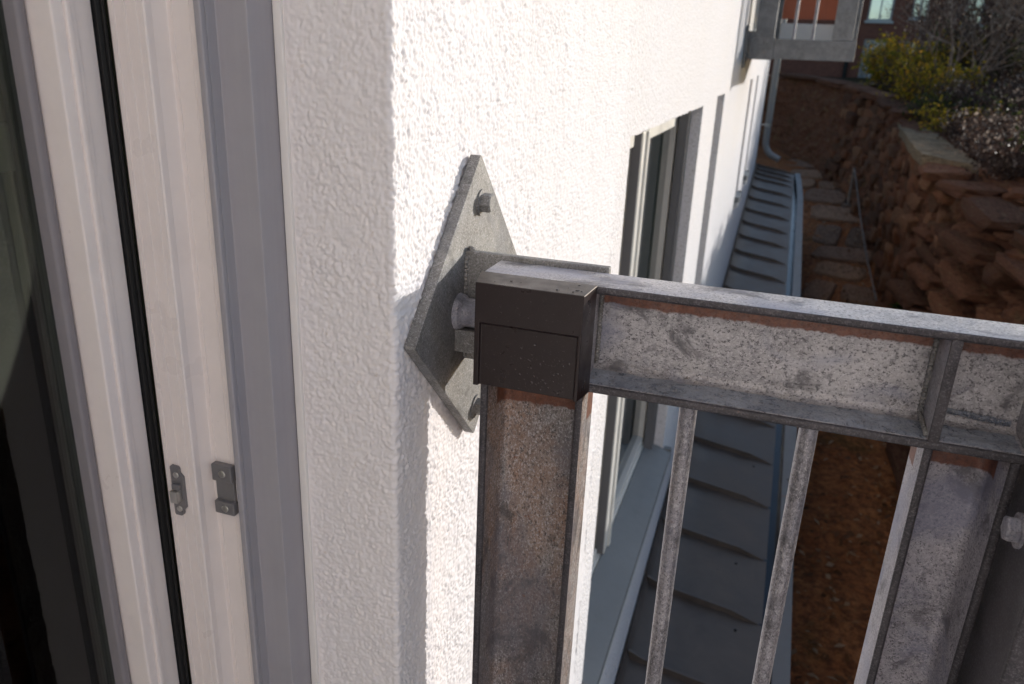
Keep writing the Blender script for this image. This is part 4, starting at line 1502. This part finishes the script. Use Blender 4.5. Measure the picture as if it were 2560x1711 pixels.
# ------------------------------------------------------------------ shrubs and small trees
def shrub(name, label, loc, height, spread, nst, nleaf, leafmat, bark, leafsize, seed, lean=(0, 0), up=0.75, bare_top=0.0):
    r = random.Random(seed)
    root = empty(name, label, 'tree' if 'tree' in name else 'shrub', group='shrubs and small trees behind the wall')
    root.location = loc
    br = MB()
    tips = []
    def grow(p, d, length, rad, lvl):
        n = 5
        pts = [p.copy()]
        for k in range(n):
            d = (d + Vector((r.uniform(-1, 1), r.uniform(-1, 1), r.uniform(-0.4, 0.8))) * 0.22).normalized()
            pts.append(pts[-1] + d * length / n)
        br.tube(pts, [rad * (1 - 0.62 * k / n) for k in range(n + 1)], 5 if lvl == 0 else 4 if lvl == 1 else 3, False)
        for q in pts[2:]:
            tips.append((q, lvl))
        if lvl < 3:
            m_ = ((6, 5, 3) if 'tree' in name else (6, 5, 4))[lvl]
            for k in range(m_):
                t = r.uniform(0.3, 1.0)
                i0 = min(n - 1, int(t * n))
                q = pts[i0].lerp(pts[i0 + 1], t * n - i0)
                side = Vector((r.uniform(-1, 1), r.uniform(-1, 1), r.uniform(-0.15, 0.9))).normalized()
                grow(q, (d * 0.55 + side).normalized(), length * r.uniform(0.42, 0.68), max(0.0028, rad * 0.45), lvl + 1)
    for k in range(nst):
        a = 2 * math.pi * (k + r.random()) / nst
        d = Vector((math.cos(a) * spread + lean[0], math.sin(a) * spread + lean[1], up)).normalized()
        grow(Vector((math.cos(a) * 0.08, math.sin(a) * 0.08, -0.1)), d, height * r.uniform(0.5, 0.72), 0.010 + 0.010 * height, 0)
    br.build('branches', bark, root, False, None, False)
    lv = MB()
    cand = [t for t in tips if t[1] >= 2]
    zmax = max(t[0].z for t in cand)
    for k in range(nleaf):
        q, _ = r.choice(cand)
        if q.z > zmax * (1 - bare_top) and r.random() < 0.85:
            continue
        c = q + Vector((r.gauss(0, 1), r.gauss(0, 1), r.gauss(0, 1))) * leafsize * 1.3
        e1 = Vector((r.uniform(-1, 1), r.uniform(-1, 1), r.uniform(-1, 1))).normalized()
        e2 = e1.cross(Vector((r.uniform(-1, 1), r.uniform(-1, 1), r.uniform(-1, 1)))).normalized()
        s = leafsize * r.uniform(0.6, 1.3)
        nr = e1.cross(e2)
        lv.add([c - e1 * s * 0.5, c + e2 * s * 0.3 + nr * s * 0.1, c + e1 * s * 0.55, c - e2 * s * 0.3 + nr * s * 0.1], [(0, 1, 2, 3)])
    lv.build('leaves', leafmat, root, False, None, False)
    return root

specs = [
    # name, label, loc, height, spread, stems, leaves, leafmat, bark, leafsize, seed
    ('shrub', 'leafy yellow-green shrub just right of the far balcony', (2.25, 16.6, 0.85), 1.35, 0.85, 9, 3000, LEAF_Y, BARK, 0.07, 1),
    ('shrub', 'yellow-orange shrub leaning over the top of the wall', (2.3, 13.4, 0.75), 0.85, 1.0, 9, 2200, LEAF_Y, BARK, 0.055, 2),
    ('shrub', 'low yellowing shrub behind the coping slab', (2.30, 10.9, 0.5), 0.55, 1.0, 6, 1000, LEAF_Y, BARK, 0.05, 3),
    ('shrub', 'dark green shrub behind the pale bare stems', (3.5, 17.6, 0.7), 1.6, 0.8, 7, 3000, LEAF_G, BARK, 0.08, 4),
    ('bare_tree', 'bare pale-stemmed tree rising from the yellow shrubs', (2.95, 15.2, 0.6), 2.9, 0.28, 3, 500, LEAF_B, BARK_P, 0.05, 5),
    ('bare_tree', 'bare twiggy tree in front of the brick house windows', (4.6, 18.6, 0.6), 3.4, 0.45, 4, 1500, LEAF_B, BARK_P, 0.055, 6),
    ('bare_tree', 'brown twiggy tree at the right edge of the picture', (4.5, 14.6, 0.5), 2.5, 0.55, 5, 1700, LEAF_B, BARK_P, 0.05, 7),
    ('shrub', 'tangled brown shrub above the sandstone outcrop', (2.75, 8.9, 0.4), 0.75, 1.0, 8, 1100, LEAF_B, BARK_P, 0.04, 8),
    ('shrub', 'dark tangled shrub behind the brown one', (3.4, 11.4, 0.45), 1.0, 0.9, 8, 1700, LEAF_B, BARK, 0.05, 9),
    ('shrub', 'green leafy shrub at the right edge above the rocks', (3.25, 9.6, 0.4), 0.7, 0.9, 6, 1000, LEAF_G, BARK, 0.05, 10),
    ('shrub', 'small brown thicket right beside the rock ledges', (2.45, 7.2, 0.35), 0.5, 1.0, 8, 700, LEAF_B, BARK_P, 0.032, 11),
    ('shrub', 'brown thicket below the brick house', (4.0, 13.0, 0.45), 1.2, 0.9, 8, 1800, LEAF_B, BARK, 0.05, 12),
    ('bare_tree', 'bare dark tree standing close to the brick house', (3.6, 21.0, 0.7), 3.4, 0.5, 4, 1200, LEAF_B, BARK, 0.055, 13),
    ('bare_tree', 'tall bare tree between the two rows of far windows', (6.0, 21.5, 0.6), 3.6, 0.5, 5, 1500, LEAF_B, BARK_P, 0.06, 14),
    ('shrub', 'dense dark hedge-like shrub at the foot of the brick house', (5.3, 20.0, 0.6), 1.5, 0.9, 8, 2600, LEAF_G, BARK, 0.08, 15),
    ('shrub', 'rust-brown shrub filling the gap behind the wall top', (3.0, 19.8, 0.8), 1.4, 0.9, 7, 2200, LEAF_B, BARK, 0.07, 16),
    ('bare_tree', 'dark slender bare tree in front of the upper windows', (3.4, 16.0, 0.6), 2.6, 0.4, 3, 500, LEAF_B, BARK, 0.05, 31),
    ('bare_tree', 'spreading dark bare tree left of the right-hand windows', (4.1, 16.6, 0.6), 2.8, 0.6, 4, 700, LEAF_B, BARK, 0.05, 32),
    ('bare_tree', 'dark bare tree whose twigs cross the rightmost windows', (5.0, 16.2, 0.6), 2.6, 0.6, 4, 700, LEAF_B, BARK, 0.05, 33),
    ('shrub', 'dense twiggy shrub right of the coping slab', (2.6, 10.0, 0.45), 0.6, 1.1, 9, 1500, LEAF_B, BARK, 0.04, 17),
    ('shrub', 'twiggy brown bramble over the rock edge', (2.25, 8.0, 0.42), 0.45, 1.2, 9, 1100, LEAF_B, BARK, 0.035, 18),
    ('shrub', 'dark bramble beside the green leafy shrub', (2.9, 7.9, 0.38), 0.55, 1.1, 9, 1400, LEAF_G, BARK, 0.04, 19),
    ('shrub', 'olive-leaved bramble behind the twiggy shrub', (3.1, 10.4, 0.45), 0.8, 1.0, 9, 1600, LEAF_G, BARK, 0.045, 20),
    ('shrub', 'brown thicket between slab and bare tree', (2.75, 12.2, 0.55), 0.85, 1.0, 9, 1900, LEAF_B, BARK, 0.045, 21),
    ('shrub', 'large dark thicket in front of the brick house', (4.6, 16.4, 0.5), 1.5, 0.9, 9, 2600, LEAF_B, BARK, 0.06, 22),
    ('shrub', 'wide dark thicket at the right edge below the windows', (5.4, 17.6, 0.5), 1.4, 0.9, 9, 2600, LEAF_B, BARK, 0.06, 23),
]
rs = random.Random(99)
TH = ['dark bramble thicket', 'tangled bare thicket', 'reddish twiggy thicket', 'olive bramble thicket']
spots = [(2.45, 5.2, 'low over the rock top nearest the railing'), (2.55, 6.0, 'low at the right edge above the rock top'), (2.15, 6.3, 'above the nearest rock ledges'), (2.5, 6.9, 'at the right edge over the ledges'), (2.2, 7.5, 'where the coping slab ends'), (2.45, 8.5, 'just behind the near end of the slab'), (2.35, 9.5, 'behind the middle of the slab'), (2.3, 12.0, 'behind the far end of the slab'), (3.3, 12.6, 'below the right-hand bare tree'), (3.8, 14.0, 'in front of the right-hand bare tree'), (3.2, 14.2, 'between yellow shrub and bare tree'), (3.9, 10.9, 'at the right edge of the picture, halfway up'), (5.6, 15.6, 'high at the right edge'), (2.6, 18.6, 'behind the yellow-green shrub'), (4.0, 19.6, 'under the far house windows')]
for k, (x, y, where) in enumerate(spots):
    h = min(1.5, 0.28 + 0.16 * max(0, x - 1.7) + max(0, y - 1.16 * x - 9.0) * 0.16)
    specs.append(('shrub', TH[k % 4] + ' ' + where, (x, y, 0.45 + 0.012 * y), h + 0.12, 1.05, 9, 1500, (LEAF_B, LEAF_B, LEAF_B, LEAF_G)[k % 4], (BARK, BARK_P, BARK, BARK)[k % 4], 0.035 + 0.0015 * y, 200 + k))
for s in specs:
    kw = {}
    if s[0] == 'bare_tree':
        kw = dict(up=1.0)
        s = s[:6] + (int(s[6] * 2.2),) + s[7:]
    shrub(*s, **kw)

# ------------------------------------------------------------------ brick house behind
bh = empty('brick_house', 'dark red brick house with pale windows behind the bare trees', 'house')
BY = 30.0
wins = [(2.36, 3.12, 2.84, 4.3), (3.68, 4.18, 2.95, 4.3), (5.22, 5.78, 2.80, 4.1), (6.04, 6.70, 2.50, 3.9), (2.40, 3.10, 0.9, 2.27), (3.56, 4.05, 0.9, 2.24),
        (5.26, 5.78, 1.1, 2.13), (6.14, 6.73, 1.42, 2.06), (7.0, 7.7, 1.36, 1.97), (7.1, 7.75, 2.5, 3.85), (8.2, 8.85, 2.5, 3.85), (8.2, 8.85, 1.3, 1.95)]
bmw = bmesh.new()
def bl(pts):
    vs = [bmw.verts.new((x, BY, z)) for x, z in pts]
    return [bmw.edges.new((vs[i], vs[(i + 1) % len(vs)])) for i in range(len(vs))]
ed = bl([(-3.0, -1), (10.2, -1), (10.2, 6.5), (-3.0, 6.5)])
for (a, b_, c, d) in wins:
    ed += bl([(a, c), (b_, c), (b_, d), (a, d)])
bmesh.ops.triangle_fill(bmw, use_beauty=True, use_dissolve=False, edges=ed)
for (a, b_, c, d) in wins:
    ring = [(a, c), (b_, c), (b_, d), (a, d)]
    for i in range(4):
        p, q = ring[i], ring[(i + 1) % 4]
        bmw.faces.new([bmw.verts.new(t) for t in ((p[0], BY, p[1]), (q[0], BY, q[1]), (q[0], BY + 0.14, q[1]), (p[0], BY + 0.14, p[1]))])
me = bpy.data.meshes.new('wall')
bmw.to_mesh(me)
bmw.free()
me.materials.append(BRICK)
o = bpy.data.objects.new('wall', me)
COL.objects.link(o)
o.parent = bh
MB().box(-3, -2.9, BY + 0.01, BY + 9, -1, 6.5).box(10.1, 10.2, BY + 0.01, BY + 9, -1, 6.5).build('side_wall', BRICK, bh)
MB().box(-3.3, 10.5, BY - 0.3, BY + 9.3, 6.5, 6.75).build('roof', SILL, bh)
for (a, b_, c, d) in wins:
    f = MB()
    fw = 0.06
    f.box(a, a + fw, BY + 0.09, BY + 0.139, c, d)
    f.box(b_ - fw, b_, BY + 0.09, BY + 0.139, c, d)
    f.box(a + fw, b_ - fw, BY + 0.091, BY + 0.139, c, c + fw)
    f.box(a + fw, b_ - fw, BY + 0.091, BY + 0.139, d - fw, d)
    f.box((a + b_) / 2 - 0.02, (a + b_) / 2 + 0.02, BY + 0.092, BY + 0.138, c + fw, d - fw)
    wf = f.build('window', WHITE_TRIM, bh)
    MB().box(a + fw * 0.5, b_ - fw * 0.5, BY + 0.115, BY + 0.125, c + fw * 0.5, d - fw * 0.5).build('pane', GLASS_FAR, wf)
    MB().box(a - 0.06, b_ + 0.06, BY - 0.06, BY + 0.08, c - 0.08, c - 0.001).build('sill', WHITE_TRIM, wf)
MB().tube([(1.95, BY - 0.1, -1), (1.95, BY - 0.1, 6.45)], 0.07, 10).build('downpipe', RUBBER, bh)
